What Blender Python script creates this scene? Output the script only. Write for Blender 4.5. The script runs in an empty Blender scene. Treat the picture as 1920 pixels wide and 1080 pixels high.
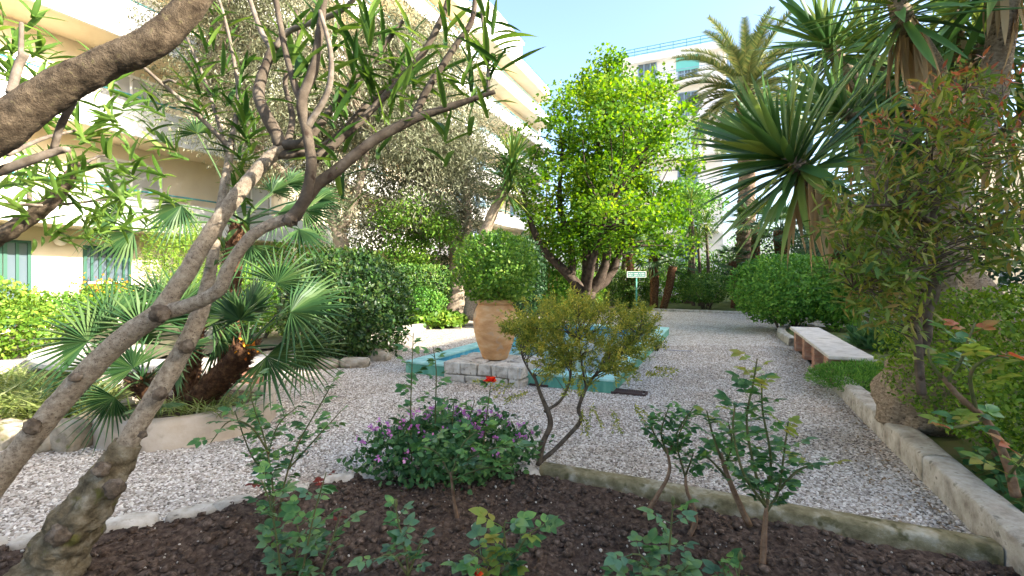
import bpy, math, random
import numpy as np
from mathutils import Vector, Matrix, noise as mnoise
scene = bpy.context.scene
col = scene.collection
random.seed(7); rng = np.random.default_rng(7)
R = math.radians
# ---------------------------------------------------------------- camera, sky, sun, exposure
CAM_H = 1.45; F = 880.0; HOR = 520.0
cam = bpy.data.cameras.new('camera'); camo = bpy.data.objects.new('camera', cam); col.objects.link(camo)
camo.location = (0, 0, CAM_H); camo.rotation_euler = (R(90), 0, 0)
cam.sensor_width = 36; cam.lens = 36 * F / 1920; cam.shift_y = -(540 - HOR) / 1920
cam.clip_start = 0.05; cam.clip_end = 3000
scene.camera = camo
SUN_AZ = Vector((0.93, -0.36, 0)).normalized(); SUN_EL = R(26)
world = bpy.data.worlds.new('World'); scene.world = world; world.use_nodes = True
wn = world.node_tree.nodes; wl = world.node_tree.links
sky = wn.new('ShaderNodeTexSky'); sky.sky_type = 'NISHITA'; sky.sun_disc = False
sky.sun_elevation = SUN_EL; sky.sun_rotation = math.atan2(SUN_AZ.x, SUN_AZ.y)
sky.air_density = 1.0; sky.dust_density = 3.6; sky.ozone_density = 2.6
bg = wn['Background']; wl.new(sky.outputs['Color'], bg.inputs['Color']); bg.inputs['Strength'].default_value = 0.15
sun = bpy.data.lights.new('sun', 'SUN'); sun.energy = 4.4; sun.angle = R(0.53); sun.color = (1.0, 0.94, 0.84)
suno = bpy.data.objects.new('sun', sun); col.objects.link(suno)
sd = Vector((SUN_AZ.x * math.cos(SUN_EL), SUN_AZ.y * math.cos(SUN_EL), math.sin(SUN_EL)))
suno.rotation_euler = sd.to_track_quat('Z', 'Y').to_euler(); suno.location = sd * 60
scene.render.engine = 'CYCLES'
vs = scene.view_settings; vs.view_transform = 'Standard'; vs.look = 'None'; vs.gamma = 1; vs.exposure = 2.1
vs.use_curve_mapping = False
scene.cycles.max_bounces = 8; scene.cycles.transparent_max_bounces = 4

# ---------------------------------------------------------------- coordinates
UX, UY = 0.41, 0.912            # the garden's long axis in plan
def G(w, t, z=0.0):             # garden grid: w across (to the right), t along
    return np.array((w * UY + t * UX, -w * UX + t * UY, z))
GANG = math.atan2(UY, UX)
def at(px, py, d):              # a point d metres in front of the lens plane
    return np.array(((px - 960) / F * d, d, CAM_H - (py - HOR) / F * d))
def gnd(px, py, z=0.0):
    d = F * (CAM_H - z) / (py - HOR); return at(px, py, d)

# ---------------------------------------------------------------- object helpers
def mesh_from(name, V, faces):
    me = bpy.data.meshes.new(name); me.from_pydata([tuple(v) for v in V], [], faces); me.update(); return me
def tri_mesh(name, V, T):
    V = np.ascontiguousarray(V, dtype=np.float32); T = np.ascontiguousarray(T, dtype=np.int32)
    me = bpy.data.meshes.new(name); me.vertices.add(len(V)); me.vertices.foreach_set('co', V.ravel())
    n = len(T); me.loops.add(n * 3); me.polygons.add(n)
    me.loops.foreach_set('vertex_index', T.ravel())
    me.polygons.foreach_set('loop_start', np.arange(0, n * 3, 3, dtype=np.int32))
    me.polygons.foreach_set('loop_total', np.full(n, 3, dtype=np.int32))
    me.update(calc_edges=True); return me
def smooth(me):
    me.polygons.foreach_set('use_smooth', np.ones(len(me.polygons), dtype=bool)); return me
def org(p): 
    return np.array(p.location) if p is not None else np.zeros(3)
def root(p):
    while p is not None and p.parent is not None: p = p.parent
    return p
def put(name, me, mat, parent=None, loc=None):
    o = bpy.data.objects.new(name, me); col.objects.link(o)
    if mat is not None and not me.materials: me.materials.append(mat)
    if parent is not None: o.parent = parent
    if loc is not None: o.location = loc
    return o
def part(name, V, faces, mat, parent, sm=False):
    """mesh given in world coordinates, hung under its (unrotated) thing"""
    V = np.asarray(V, dtype=float) - org(root(parent))
    T = faces
    if isinstance(T, np.ndarray): me = tri_mesh(name, V, T)
    else: me = mesh_from(name, V, T)
    if sm: smooth(me)
    return put(name, me, mat, parent)
def tag(o, label=None, cat=None, group=None, kind=None):
    if label: o['label'] = label
    if cat: o['category'] = cat
    if group: o['group'] = group
    if kind: o['kind'] = kind
    return o
def thing(name, label, cat, loc, group=None):
    o = bpy.data.objects.new(name, None); col.objects.link(o); o.location = tuple(float(v) for v in loc)
    o.empty_display_size = 0.1
    return tag(o, label, cat, group)
def struct(name, V, faces, mat, sm=False):
    o = part(name, V, faces, mat, None, sm); o['kind'] = 'structure'; return o

class MB:
    def __init__(s): s.V = []; s.F = []
    def add(s, V, Fc):
        n = len(s.V); s.V += [tuple(v) for v in V]; s.F += [tuple(i + n for i in f) for f in Fc]; return s
    def box(s, a, b):
        (x0, y0, z0), (x1, y1, z1) = a, b
        return s.add([(x0,y0,z0),(x1,y0,z0),(x1,y1,z0),(x0,y1,z0),(x0,y0,z1),(x1,y0,z1),(x1,y1,z1),(x0,y1,z1)],
                     [(0,3,2,1),(4,5,6,7),(0,1,5,4),(1,2,6,5),(2,3,7,6),(3,0,4,7)])
    def gbox(s, w0, w1, t0, t1, z0, z1, j=0.0):
        P = [G(w,t,z) for z in (z0,z1) for (w,t) in ((w0,t0),(w1,t0),(w1,t1),(w0,t1))]
        if j: P = [p + rng.normal(0, j, 3) for p in P]
        return s.add(P, [(0,3,2,1),(4,5,6,7),(0,1,5,4),(1,2,6,5),(2,3,7,6),(3,0,4,7)])
    def tube(s, pts, rad, n=8, caps=True):
        V, Fc = tube(pts, rad, n, caps); return s.add(V, Fc)
    def part(s, name, mat, parent, sm=False): return part(name, s.V, s.F, mat, parent, sm)
def bevel(o, w, seg=2):
    m = o.modifiers.new('bevel', 'BEVEL'); m.width = w; m.segments = seg; m.limit_method = 'ANGLE'; return o

def spline(pts, rad, step):
    """Catmull-Rom resampling of a path with radii"""
    P = np.asarray(pts, float); r = np.asarray(rad, float)
    if len(P) == 2: Pp = np.vstack([2*P[0]-P[1], P, 2*P[1]-P[0]])
    else: Pp = np.vstack([2*P[0]-P[1], P, 2*P[-1]-P[-2]])
    rp = np.concatenate([[r[0]], r, [r[-1]]])
    out = []; ro = []
    for i in range(1, len(Pp)-2):
        L = np.linalg.norm(Pp[i+1]-Pp[i]); k = max(1, int(math.ceil(L/step)))
        for j in range(k):
            t = j/k; a,b,c,d = Pp[i-1],Pp[i],Pp[i+1],Pp[i+2]
            out.append(.5*((2*b)+(-a+c)*t+(2*a-5*b+4*c-d)*t*t+(-a+3*b-3*c+d)*t**3))
            ro.append(rp[i]*(1-t)+rp[i+1]*t)
    out.append(Pp[-2]); ro.append(rp[-2])
    return np.array(out), np.array(ro)
def tube(pts, rad, n=8, caps=True, rough=0.0, nscale=8.0, seed=0.0, fine=0.0):
    P = np.asarray(pts, float); m = len(P)
    r = np.full(m, rad) if np.isscalar(rad) else np.asarray(rad, float)
    T = np.gradient(P, axis=0); T /= np.linalg.norm(T, axis=1)[:,None] + 1e-9
    ref = np.array((0.,0.,1.)) if abs(T[0][2]) < .9 else np.array((1.,0.,0.))
    V = []; S = np.cross(ref, T[0]); S /= np.linalg.norm(S)
    for i in range(m):
        S = S - T[i]*np.dot(S, T[i]); S /= np.linalg.norm(S)+1e-9; B = np.cross(T[i], S)
        for k in range(n):
            a = 2*math.pi*k/n; d = S*math.cos(a)+B*math.sin(a); rr = r[i]
            if rough:
                q = Vector(P[i] + d*r[i])
                rr *= 1 + rough*(mnoise.noise(q*nscale + Vector((seed,)*3)) + .5*mnoise.noise(q*nscale*2.7)) + fine*(abs(mnoise.noise(q*nscale*7))+.6*mnoise.noise(q*nscale*15))
            V.append(P[i]+d*rr)
    Fc = [(i*n+k, i*n+(k+1)%n, (i+1)*n+(k+1)%n, (i+1)*n+k) for i in range(m-1) for k in range(n)]
    if caps: Fc += [tuple(range(n-1,-1,-1)), tuple(range((m-1)*n, m*n))]
    return V, Fc
def limb(mb, pts, rad, n=10, step=.05, rough=.12, nscale=9.0):
    P, r = spline(pts, rad, step); V, Fc = tube(P, r, n, True, rough, nscale, random.random()*50); mb.add(V, Fc); return P, r
def lathe(profile, c, n=40):
    V = []; Fc = []
    for (r, z) in profile:
        for k in range(n):
            a = 2*math.pi*k/n; V.append((c[0]+r*math.cos(a), c[1]+r*math.sin(a), c[2]+z))
    for i in range(len(profile)-1):
        Fc += [(i*n+k, i*n+(k+1)%n, (i+1)*n+(k+1)%n, (i+1)*n+k) for k in range(n)]
    return V, Fc

# ---------------------------------------------------------------- leaves
def lance_t(fold=.18, droop=.12, a=.35, b=.7, wb=.72):
    V = np.array([(0,0,0),(a,0,0),(b,0,0),(1,0,0),(a,.5,fold*.5),(b,.5*wb,fold*.5*wb),(a,-.5,fold*.5),(b,-.5*wb,fold*.5*wb)], float)
    Z = np.zeros((8,3)); Z[:,2] = -droop*V[:,0]**2    # scaled by length
    T = np.array([(0,1,4),(1,2,5),(1,5,4),(2,3,5),(0,6,1),(1,6,7),(1,7,2),(2,7,3)])
    return V, Z, T
def diamond_t(fold=.2, droop=.1):
    V = np.array([(0,0,0),(.45,.5,fold*.5),(1,0,0),(.45,-.5,fold*.5)], float); Z = np.zeros((4,3)); Z[:,2] = -droop*V[:,0]**2
    return V, Z, np.array([(0,2,1),(0,3,2)])
LANCE = lance_t(); DIAM = diamond_t(); OVATE = lance_t(.22,.18,.3,.68,.86); BLADE = lance_t(.5,.1,.25,.6,.85); BLADE_D = lance_t(.5,.45,.25,.6,.85)
def nrm(A): return A/(np.linalg.norm(A, axis=-1, keepdims=True)+1e-9)
def leaf_arrays(P, D, N, L, W, tm):
    P = np.asarray(P,float); n = len(P); D = nrm(np.asarray(D,float)); S = nrm(np.cross(N, D)); N2 = np.cross(D, S)
    tv, tz, tt = tm; L = np.broadcast_to(L,(n,)); W = np.broadcast_to(W,(n,))
    k = len(tv)
    X = tv[None,:,0]*L[:,None]; Y = tv[None,:,1]*W[:,None]; Z = tv[None,:,2]*W[:,None] + tz[None,:,2]*L[:,None]
    V = P[:,None,:] + X[...,None]*D[:,None,:] + Y[...,None]*S[:,None,:] + Z[...,None]*N2[:,None,:]
    T = (tt[None]+ (np.arange(n)*k)[:,None,None]).reshape(-1,3)
    return V.reshape(-1,3), T
def leaves(name, P, D, N, L, W, tm, mat, parent, stuff=True):
    V, T = leaf_arrays(P, D, N, L, W, tm); o = part(name, V, T, mat, parent)
    if stuff: o['kind'] = 'stuff'
    return o
def rdir(n): return nrm(rng.normal(0,1,(n,3)))
def frame(D, N):
    D = Vector(D).normalized(); S = Vector(N).cross(D)
    if S.length < 1e-4: S = Vector((1,0,0)).cross(D)
    S.normalize(); N2 = D.cross(S)
    return Matrix(((D.x,S.x,N2.x,0),(D.y,S.y,N2.y,0),(D.z,S.z,N2.z,0),(0,0,0,1)))
def leaf_obj(name, me, parent, P, D, N, sc):
    o = bpy.data.objects.new(name, me); col.objects.link(o); o.parent = parent
    o.matrix_basis = Matrix.Translation(Vector(np.asarray(P)-org(root(parent)))) @ frame(D,N) @ Matrix.Scale(sc,4)
    return o

# ---------------------------------------------------------------- materials
def mat_base(name):
    m = bpy.data.materials.new(name); m.use_nodes = True; nt = m.node_tree; return m, nt, nt.nodes['Principled BSDF']
def ramp(nt, cols, pos=None):
    r = nt.nodes.new('ShaderNodeValToRGB'); e = r.color_ramp.elements
    pos = pos or [i/(len(cols)-1) for i in range(len(cols))]
    while len(e) < len(cols): e.new(.5)
    for i,(c,p) in enumerate(zip(cols,pos)): e[i].position = p; e[i].color = (*c,1)
    return r
def leafmat(name, cols, trans=.3, rough=.45, nscale=1.2, spec=.4, tcol=1.0):
    m, nt, b = mat_base(name); N = nt.nodes; Lk = nt.links
    geo = N.new('ShaderNodeNewGeometry'); oi = N.new('ShaderNodeObjectInfo'); tc = N.new('ShaderNodeTexCoord')
    nz = N.new('ShaderNodeTexNoise'); nz.inputs['Scale'].default_value = nscale; Lk.new(tc.outputs['Object'], nz.inputs['Vector'])
    a = N.new('ShaderNodeMath'); a.operation = 'ADD'; Lk.new(geo.outputs['Random Per Island'], a.inputs[0]); Lk.new(oi.outputs['Random'], a.inputs[1])
    f = N.new('ShaderNodeMath'); f.operation = 'FRACT'; Lk.new(a.outputs[0], f.inputs[0])
    s = N.new('ShaderNodeMath'); s.operation = 'MULTIPLY_ADD'; Lk.new(nz.outputs['Fac'], s.inputs[0]); s.inputs[1].default_value = 1.1; s.inputs[2].default_value = -.55
    s2 = N.new('ShaderNodeMath'); s2.operation = 'MULTIPLY_ADD'; Lk.new(f.outputs[0], s2.inputs[0]); s2.inputs[1].default_value = .8; Lk.new(s.outputs[0], s2.inputs[2])
    s3 = N.new('ShaderNodeMath'); s3.operation = 'ADD'; s3.use_clamp = True; Lk.new(s2.outputs[0], s3.inputs[0]); s3.inputs[1].default_value = .1
    r = ramp(nt, cols); Lk.new(s3.outputs[0], r.inputs['Fac']); Lk.new(r.outputs['Color'], b.inputs['Base Color'])
    b.inputs['Roughness'].default_value = rough+.08; b.inputs['Specular IOR Level'].default_value = spec*.5
    t = N.new('ShaderNodeBsdfTranslucent'); mx = N.new('ShaderNodeMixShader'); mx.inputs[0].default_value = trans
    hs = N.new('ShaderNodeHueSaturation'); hs.inputs['Hue'].default_value = .485; hs.inputs['Saturation'].default_value = 1.1; hs.inputs['Value'].default_value = 1.5*tcol
    Lk.new(r.outputs['Color'], hs.inputs['Color']); Lk.new(hs.outputs['Color'], t.inputs['Color'])
    Lk.new(b.outputs[0], mx.inputs[1]); Lk.new(t.outputs[0], mx.inputs[2])
    Lk.new(mx.outputs[0], N['Material Output'].inputs['Surface'])
    return m
def roughmat(name, cols, scale=6.0, rough=.85, bump=.3, bscale=None, stretch=(1,1,1), detail=6, pos=None, dist=.01, spec=.3, spots=None):
    m, nt, b = mat_base(name); N = nt.nodes; Lk = nt.links
    tc = N.new('ShaderNodeTexCoord'); mp = N.new('ShaderNodeMapping'); mp.inputs['Scale'].default_value = stretch
    Lk.new(tc.outputs['Object'], mp.inputs['Vector'])
    nz = N.new('ShaderNodeTexNoise'); nz.inputs['Scale'].default_value = scale; nz.inputs['Detail'].default_value = detail; nz.inputs['Roughness'].default_value = .62
    Lk.new(mp.outputs['Vector'], nz.inputs['Vector'])
    n = len(cols); r = ramp(nt, cols, pos or [.3+.4*i/(n-1) for i in range(n)]); Lk.new(nz.outputs['Fac'], r.inputs['Fac'])
    outc = r.outputs['Color']
    if spots:
        (sc, thr, scol) = spots
        v = N.new('ShaderNodeTexNoise'); v.inputs['Scale'].default_value = sc; v.inputs['Detail'].default_value = 3
        Lk.new(tc.outputs['Object'], v.inputs['Vector'])
        g = N.new('ShaderNodeMapRange'); g.inputs[1].default_value = thr; g.inputs[2].default_value = thr+.09; Lk.new(v.outputs['Fac'], g.inputs[0])
        mx = N.new('ShaderNodeMixRGB'); Lk.new(g.outputs[0], mx.inputs[0]); Lk.new(outc, mx.inputs[1]); mx.inputs[2].default_value = (*scol,1); outc = mx.outputs[0]
    Lk.new(outc, b.inputs['Base Color'])
    b.inputs['Roughness'].default_value = rough; b.inputs['Specular IOR Level'].default_value = spec*.5
    if bump:
        n2 = N.new('ShaderNodeTexNoise'); n2.inputs['Scale'].default_value = bscale or scale*4; n2.inputs['Detail'].default_value = 8; n2.inputs['Roughness'].default_value = .7
        Lk.new(mp.outputs['Vector'], n2.inputs['Vector'])
        bp = N.new('ShaderNodeBump'); bp.inputs['Strength'].default_value = bump; bp.inputs['Distance'].default_value = dist
        Lk.new(n2.outputs['Fac'], bp.inputs['Height']); Lk.new(bp.outputs[0], b.inputs['Normal'])
    return m
def flat(name, c, rough=.5, metal=0.0, spec=.5):
    m, nt, b = mat_base(name); b.inputs['Base Color'].default_value = (*c,1); b.inputs['Roughness'].default_value = rough
    b.inputs['Metallic'].default_value = metal; b.inputs['Specular IOR Level'].default_value = spec; return m

M = {}
M['soil'] = roughmat('soil', [(.028,.018,.012),(.075,.050,.035),(.15,.108,.08)], 30, .95, .8, 60, dist=.02)
M['clod'] = roughmat('clod', [(.032,.021,.014),(.085,.057,.040),(.20,.15,.115)], 34, .95, .8, 90, dist=.01)
M['earth'] = roughmat('earth', [(.07,.055,.035),(.13,.11,.07),(.10,.12,.05)], 2.5, .95, .4, 30, dist=.02)
M['lawn'] = roughmat('lawn', [(.05,.07,.02),(.10,.13,.035),(.15,.14,.06)], 3, .95, .6, 60, dist=.03)
M['kerb'] = roughmat('kerb', [(.19,.16,.12),(.40,.36,.29),(.56,.52,.44)], 8, .9, .8, 60, detail=12, dist=.010, spots=(16,.60,(.20,.18,.14)))
M['mosskerb'] = roughmat('mosskerb', [(.09,.075,.035),(.22,.185,.10),(.42,.38,.28)], 9, .92, .8, 60, detail=12, dist=.010, spots=(11,.57,(.10,.088,.038)))
M['stone'] = roughmat('stone', [(.26,.22,.17),(.48,.43,.35),(.62,.58,.50)], 9, .9, .7, 30, detail=9, dist=.012, spots=(22,.62,(.16,.14,.11)))
M['rock'] = roughmat('rock', [(.15,.12,.08),(.33,.27,.19),(.45,.40,.31)], 6, .92, .8, 25, detail=9, dist=.015, spots=(8,.58,(.16,.15,.06)))
M['mortar'] = roughmat('mortar', [(.22,.16,.10),(.36,.27,.18)], 10, .95, .6, 60)
M['bench'] = roughmat('bench', [(.40,.35,.28),(.56,.51,.43),(.66,.61,.53)], 5, .85, .3, 60, detail=8, spots=(5,.63,(.36,.32,.26)))
M['brick'] = roughmat('brick', [(.28,.14,.09),(.40,.21,.14),(.50,.33,.24)], 9, .85, .4, 60)
M['jar'] = roughmat('jar', [(.40,.19,.075),(.55,.30,.13),(.64,.43,.24)], 4.2, .72, .25, 50, stretch=(1,1,2.2), detail=8, dist=.004, spots=(5,.60,(.44,.32,.21)))
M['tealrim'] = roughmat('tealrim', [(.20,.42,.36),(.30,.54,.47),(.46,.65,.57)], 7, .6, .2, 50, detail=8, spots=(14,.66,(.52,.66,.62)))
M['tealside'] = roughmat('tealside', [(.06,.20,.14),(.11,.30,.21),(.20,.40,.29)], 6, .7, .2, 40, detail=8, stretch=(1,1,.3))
M['poolblue'] = roughmat('poolblue', [(.03,.20,.30),(.06,.30,.40),(.16,.42,.48)], 5, .6, .2, 40, detail=8, stretch=(1,1,.25))
M['poolfloor'] = roughmat('poolfloor', [(.20,.34,.36),(.32,.44,.44),(.42,.50,.48)], 4, .8, .2, 40)
M['bark_ole'] = roughmat('bark_ole', [(.16,.12,.08),(.34,.27,.19),(.50,.42,.31)], 48, .9, 1.0, 190, detail=14, dist=.008, spots=(190,.60,(.055,.038,.026)))
M['bark_thick'] = roughmat('bark_thick', [(.045,.031,.019),(.12,.087,.055),(.23,.17,.11)], 30, .92, .9, 120, detail=14, dist=.016, spots=(60,.62,(.17,.14,.07)))
M['bark_twig'] = roughmat('bark_twig', [(.09,.068,.05),(.17,.135,.10),(.27,.225,.18)], 20, .85, .4, 80, dist=.003)
M['bark_dark'] = roughmat('bark_dark', [(.05,.037,.026),(.105,.08,.056),(.17,.135,.098)], 14, .9, .6, 60, dist=.005, spots=(20,.62,(.05,.032,.022)))
M['bark_burl'] = roughmat('bark_burl', [(.06,.045,.025),(.17,.135,.08),(.32,.28,.20)], 16, .95, 1.0, 45, detail=10, dist=.02, spots=(12,.60,(.13,.12,.035)))
M['bark_knot'] = roughmat('bark_knot', [(.05,.036,.024),(.14,.105,.072),(.27,.22,.165)], 26, .95, 1.0, 60, detail=10, dist=.015)
M['bark_olive'] = roughmat('bark_olive', [(.13,.10,.07),(.27,.21,.15),(.36,.30,.22)], 5, .9, .8, 22, stretch=(1,1,.25), dist=.03)
M['bark_yucca'] = roughmat('bark_yucca', [(.13,.10,.065),(.28,.215,.145),(.42,.34,.245)], 30, .92, 1.0, 60, detail=12, stretch=(1,1,1.8), dist=.016, spots=(34,.60,(.09,.066,.045)))
M['bark_black'] = roughmat('bark_black', [(.03,.021,.015),(.07,.05,.036),(.12,.09,.068)], 8, .92, .8, 40, dist=.01)
M['bark_palm'] = roughmat('bark_palm', [(.07,.045,.03),(.16,.11,.075),(.24,.18,.13)], 9, .95, .9, 24, dist=.03)
M['fibre'] = roughmat('fibre', [(.035,.018,.010),(.10,.048,.024),(.20,.11,.05)], 20, .95, 1.0, 60, dist=.02)
M['rosewood'] = roughmat('rosewood', [(.10,.055,.03),(.18,.11,.065),(.24,.16,.10)], 30, .8, .4, 90, dist=.003)
M['rosestem'] = roughmat('rosestem', [(.05,.06,.02),(.09,.10,.035),(.13,.09,.045)], 20, .6, .2, 90, dist=.002)
M['wall'] = roughmat('wall', [(.70,.60,.43),(.76,.66,.49),(.79,.70,.54)], .8, .9, .1, 40)
M['parapet'] = roughmat('parapet', [(.70,.66,.60),(.78,.75,.70),(.80,.78,.74)], .7, .85, .1, 40)
M['greywall'] = roughmat('greywall', [(.72,.69,.66),(.77,.74,.72),(.80,.78,.76)], .5, .9, .1, 40)
M['frame_green'] = flat('frame_green', (.012,.085,.05), .5)
M['rail'] = flat('rail', (.06,.26,.27), .5)
M['shutter'] = flat('shutter', (.40,.56,.50), .6)
M['pane_pale'] = flat('pane_pale', (.42,.42,.40), .25, 0, .5)
M['shutter_blue'] = flat('shutter_blue', (.22,.32,.42), .6)
M['awning'] = flat('awning', (.14,.46,.42), .7)
M['white'] = flat('white', (.78,.77,.74), .5)
M['glass'] = flat('glass', (.10,.13,.15), .08, 0, .8)
M['globe'] = flat('globe', (.80,.76,.68), .35)
M['signgreen'] = flat('signgreen', (.035,.20,.15), .45)
M['signpost'] = flat('signpost', (.07,.30,.22), .45)
M['iron'] = roughmat('iron', [(.05,.03,.025),(.10,.065,.055)], 20, .7, .3, 60)
M['black'] = flat('black', (.015,.015,.017), .4)
M['path'] = roughmat('path', [(.34,.33,.34),(.42,.41,.42)], 5, .9, .2, 60)
# foliage
LM = leafmat
M['l_ole'] = LM('l_ole', [(0.020,0.060,0.012), (0.050,0.110,0.020), (0.100,0.180,0.030), (0.200,0.290,0.055)], .3, .42)
M['l_ole_b'] = LM('l_ole_b', [(0.060,0.130,0.020), (0.110,0.200,0.035), (0.200,0.290,0.055)], .4, .42)
M['l_olive'] = LM('l_olive', [(0.070,0.080,0.040), (0.130,0.140,0.075), (0.220,0.225,0.130), (0.360,0.355,0.250)], .2, .5, .5)
M['l_bright'] = LM('l_bright', [(0.035,0.110,0.012), (0.070,0.170,0.016), (0.130,0.250,0.024), (0.260,0.350,0.040)], .5, .5, .45)
M['l_box'] = LM('l_box', [(0.023,0.069,0.014), (0.052,0.127,0.021), (0.098,0.196,0.030), (0.207,0.287,0.052)], .22, .4, 1.5)
M['l_lit'] = LM('l_lit', [(0.045,0.123,0.016), (0.090,0.202,0.027), (0.157,0.280,0.038), (0.269,0.370,0.056)], .35, .42, 1.5)
M['l_clip'] = LM('l_clip', [(.010,.032,.008),(.022,.06,.012),(.05,.11,.018),(.15,.20,.05)], .2, .32, 2.5, .6)
M['l_dark'] = LM('l_dark', [(0.013,0.036,0.013), (0.026,0.065,0.021), (0.052,0.111,0.033)], .15, .35, 1.2)
M['l_green'] = LM('l_green', [(0.034,0.115,0.016), (0.074,0.203,0.027), (0.135,0.297,0.041), (0.243,0.405,0.061)], .28, .38, 1.4)
M['l_hedge_y'] = LM('l_hedge_y', [(0.045,0.110,0.012), (0.100,0.200,0.020), (0.190,0.300,0.035), (0.300,0.400,0.060)], .3, .36, 2)
M['l_fine'] = LM('l_fine', [(0.069,0.115,0.021), (0.161,0.207,0.032), (0.322,0.322,0.046), (0.483,0.402,0.069)], .3, .5, 4.5)
M['l_red'] = LM('l_red', [(.045,.10,.018),(.09,.155,.025),(.16,.20,.035),(.26,.18,.05)], .35, .38, 3.0, .4)
M['l_redtip'] = LM('l_redtip', [(0.200,0.150,0.045), (0.280,0.130,0.050), (0.300,0.090,0.050)], .35, .35, 2)
M['l_rose'] = LM('l_rose', [(0.022,0.077,0.024), (0.044,0.127,0.037), (0.072,0.176,0.044), (0.143,0.264,0.055)], .25, .34, 2, .55)
M['l_rose_b'] = LM('l_rose_b', [(0.052,0.115,0.069), (0.075,0.161,0.086), (0.103,0.196,0.081), (0.138,0.230,0.057)], .25, .36, 2, .5)
M['l_rose_y'] = LM('l_rose_y', [(.12,.22,.04),(.20,.26,.05),(.27,.23,.05)], .45, .35, 2)
M['l_rose_o'] = LM('l_rose_o', [(.22,.17,.04),(.34,.15,.05),(.40,.12,.06)], .45, .35, 2)
M['l_rose_r'] = LM('l_rose_r', [(0.100,0.020,0.016), (0.160,0.035,0.022)], .35, .35, 2)
M['l_fan'] = LM('l_fan', [(0.018,0.055,0.018), (0.035,0.085,0.026), (0.065,0.125,0.036), (0.110,0.165,0.050)], .18, .38, 1.5, .5)
M['l_yucca'] = LM('l_yucca', [(0.030,0.084,0.022), (0.060,0.138,0.031), (0.120,0.198,0.042), (0.312,0.324,0.060)], .15, .34, .9, .55)
M['l_yuccadry'] = LM('l_yuccadry', [(.28,.19,.09),(.40,.28,.14),(.48,.36,.20)], .2, .7, 3)
M['l_date'] = LM('l_date', [(.045,.085,.03),(.09,.13,.045),(.16,.18,.06),(.24,.23,.08)], .2, .4, .8)
M['l_grass'] = LM('l_grass', [(.07,.12,.025),(.15,.20,.045),(.26,.30,.09),(.40,.42,.20)], .35, .45, 4)
M['l_ivy'] = LM('l_ivy', [(0.034,0.097,0.034), (0.062,0.152,0.048), (0.110,0.207,0.062)], .2, .35, 2)
M['f_purple'] = LM('f_purple', [(0.400,0.130,0.360), (0.520,0.200,0.460), (0.660,0.360,0.580)], .3, .5, 3)
M['f_red'] = LM('f_red', [(.55,.03,.015),(.70,.06,.02),(.75,.14,.03)], .35, .5, 3)
M['f_orange'] = LM('f_orange', [(.70,.22,.02),(.75,.38,.03),(.60,.10,.03)], .35, .5, 3)
M['f_white'] = LM('f_white', [(.62,.62,.45),(.75,.74,.62)], .3, .5, 3)
# ================================================================ the setting
def inside(poly, x, y):
    c = False; n = len(poly)
    for i in range(n):
        x1,y1 = poly[i]; x2,y2 = poly[(i+1)%n]
        if (y1 > y) != (y2 > y) and x < (x2-x1)*(y-y1)/(y2-y1)+x1: c = not c
    return c
struct('ground', [(-400,-200,-.6),(600,-200,-.6),(600,900,-.6),(-400,900,-.6)], [(0,1,2,3)], M['earth'])
PW0, PW1, PT0, PT1 = -4.4, -1.25, 5.85, 12.5      # pool outline in the garden grid
SOIL = [(1.3,3.12),(-1.15,3.12),(-1.7,3.02),(-2.1,2.72),(-2.42,2.5),(-2.75,1.94),(-3.44,1.14),(-4.3,.2),(-5.2,-1.2),(1.3,-1.2)]
PLC = (-3.15,4.62); PLR = .74                     # round planter
# gravel court: a sheet in the garden grid with a hole for the pool
def gravel_mat():
    m, nt, b = mat_base('gravel_far'); N = nt.nodes; Lk = nt.links
    tc = N.new('ShaderNodeTexCoord'); v = N.new('ShaderNodeTexVoronoi'); v.inputs['Scale'].default_value = 42
    Lk.new(tc.outputs['Object'], v.inputs['Vector'])
    sep = N.new('ShaderNodeSeparateColor'); Lk.new(v.outputs['Color'], sep.inputs[0])
    r = ramp(nt, GCOL, GPOS); Lk.new(sep.outputs[0], r.inputs['Fac'])
    n = N.new('ShaderNodeTexNoise'); n.inputs['Scale'].default_value = .9; n.inputs['Detail'].default_value = 5; Lk.new(tc.outputs['Object'], n.inputs['Vector'])
    mr = N.new('ShaderNodeMapRange'); mr.inputs[1].default_value = .55; mr.inputs[2].default_value = .75; mr.inputs[4].default_value = .45; Lk.new(n.outputs['Fac'], mr.inputs[0])
    mx = N.new('ShaderNodeMixRGB'); Lk.new(mr.outputs[0], mx.inputs[0]); Lk.new(r.outputs['Color'], mx.inputs[1]); mx.inputs[2].default_value = (.20,.155,.12,1)
    Lk.new(mx.outputs[0], b.inputs['Base Color']); b.inputs['Roughness'].default_value = .85
    bp = N.new('ShaderNodeBump'); bp.invert = True; bp.inputs['Strength'].default_value = .9; bp.inputs['Distance'].default_value = .015
    Lk.new(v.outputs['Distance'], bp.inputs['Height']); Lk.new(bp.outputs[0], b.inputs['Normal'])
    return m
GCOL = [(.11,.083,.058),(.27,.222,.168),(.42,.365,.295),(.54,.48,.40),(.74,.69,.60)]; GPOS = [0,.22,.5,.78,1]
M['gravel'] = gravel_mat()
cs = .0
V = []; Fc = []
ws = [-9.5,-7.75,PW0,PW1,1.34]; ts = [-2,PT0,PT1,21.5]
for i in range(4):
    for j in range(3):
        if i == 2 and j == 1: continue
        n = len(V); V += [G(ws[i],ts[j]),G(ws[i+1],ts[j]),G(ws[i+1],ts[j+1]),G(ws[i],ts[j+1])]; Fc.append((n,n+1,n+2,n+3))
V += [G(1.34,15.2),G(9,15.2),G(9,21.5),G(1.34,21.5)]; Fc.append((len(V)-4,len(V)-3,len(V)-2,len(V)-1))
struct('gravel_court', V, Fc, M['gravel'])
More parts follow.
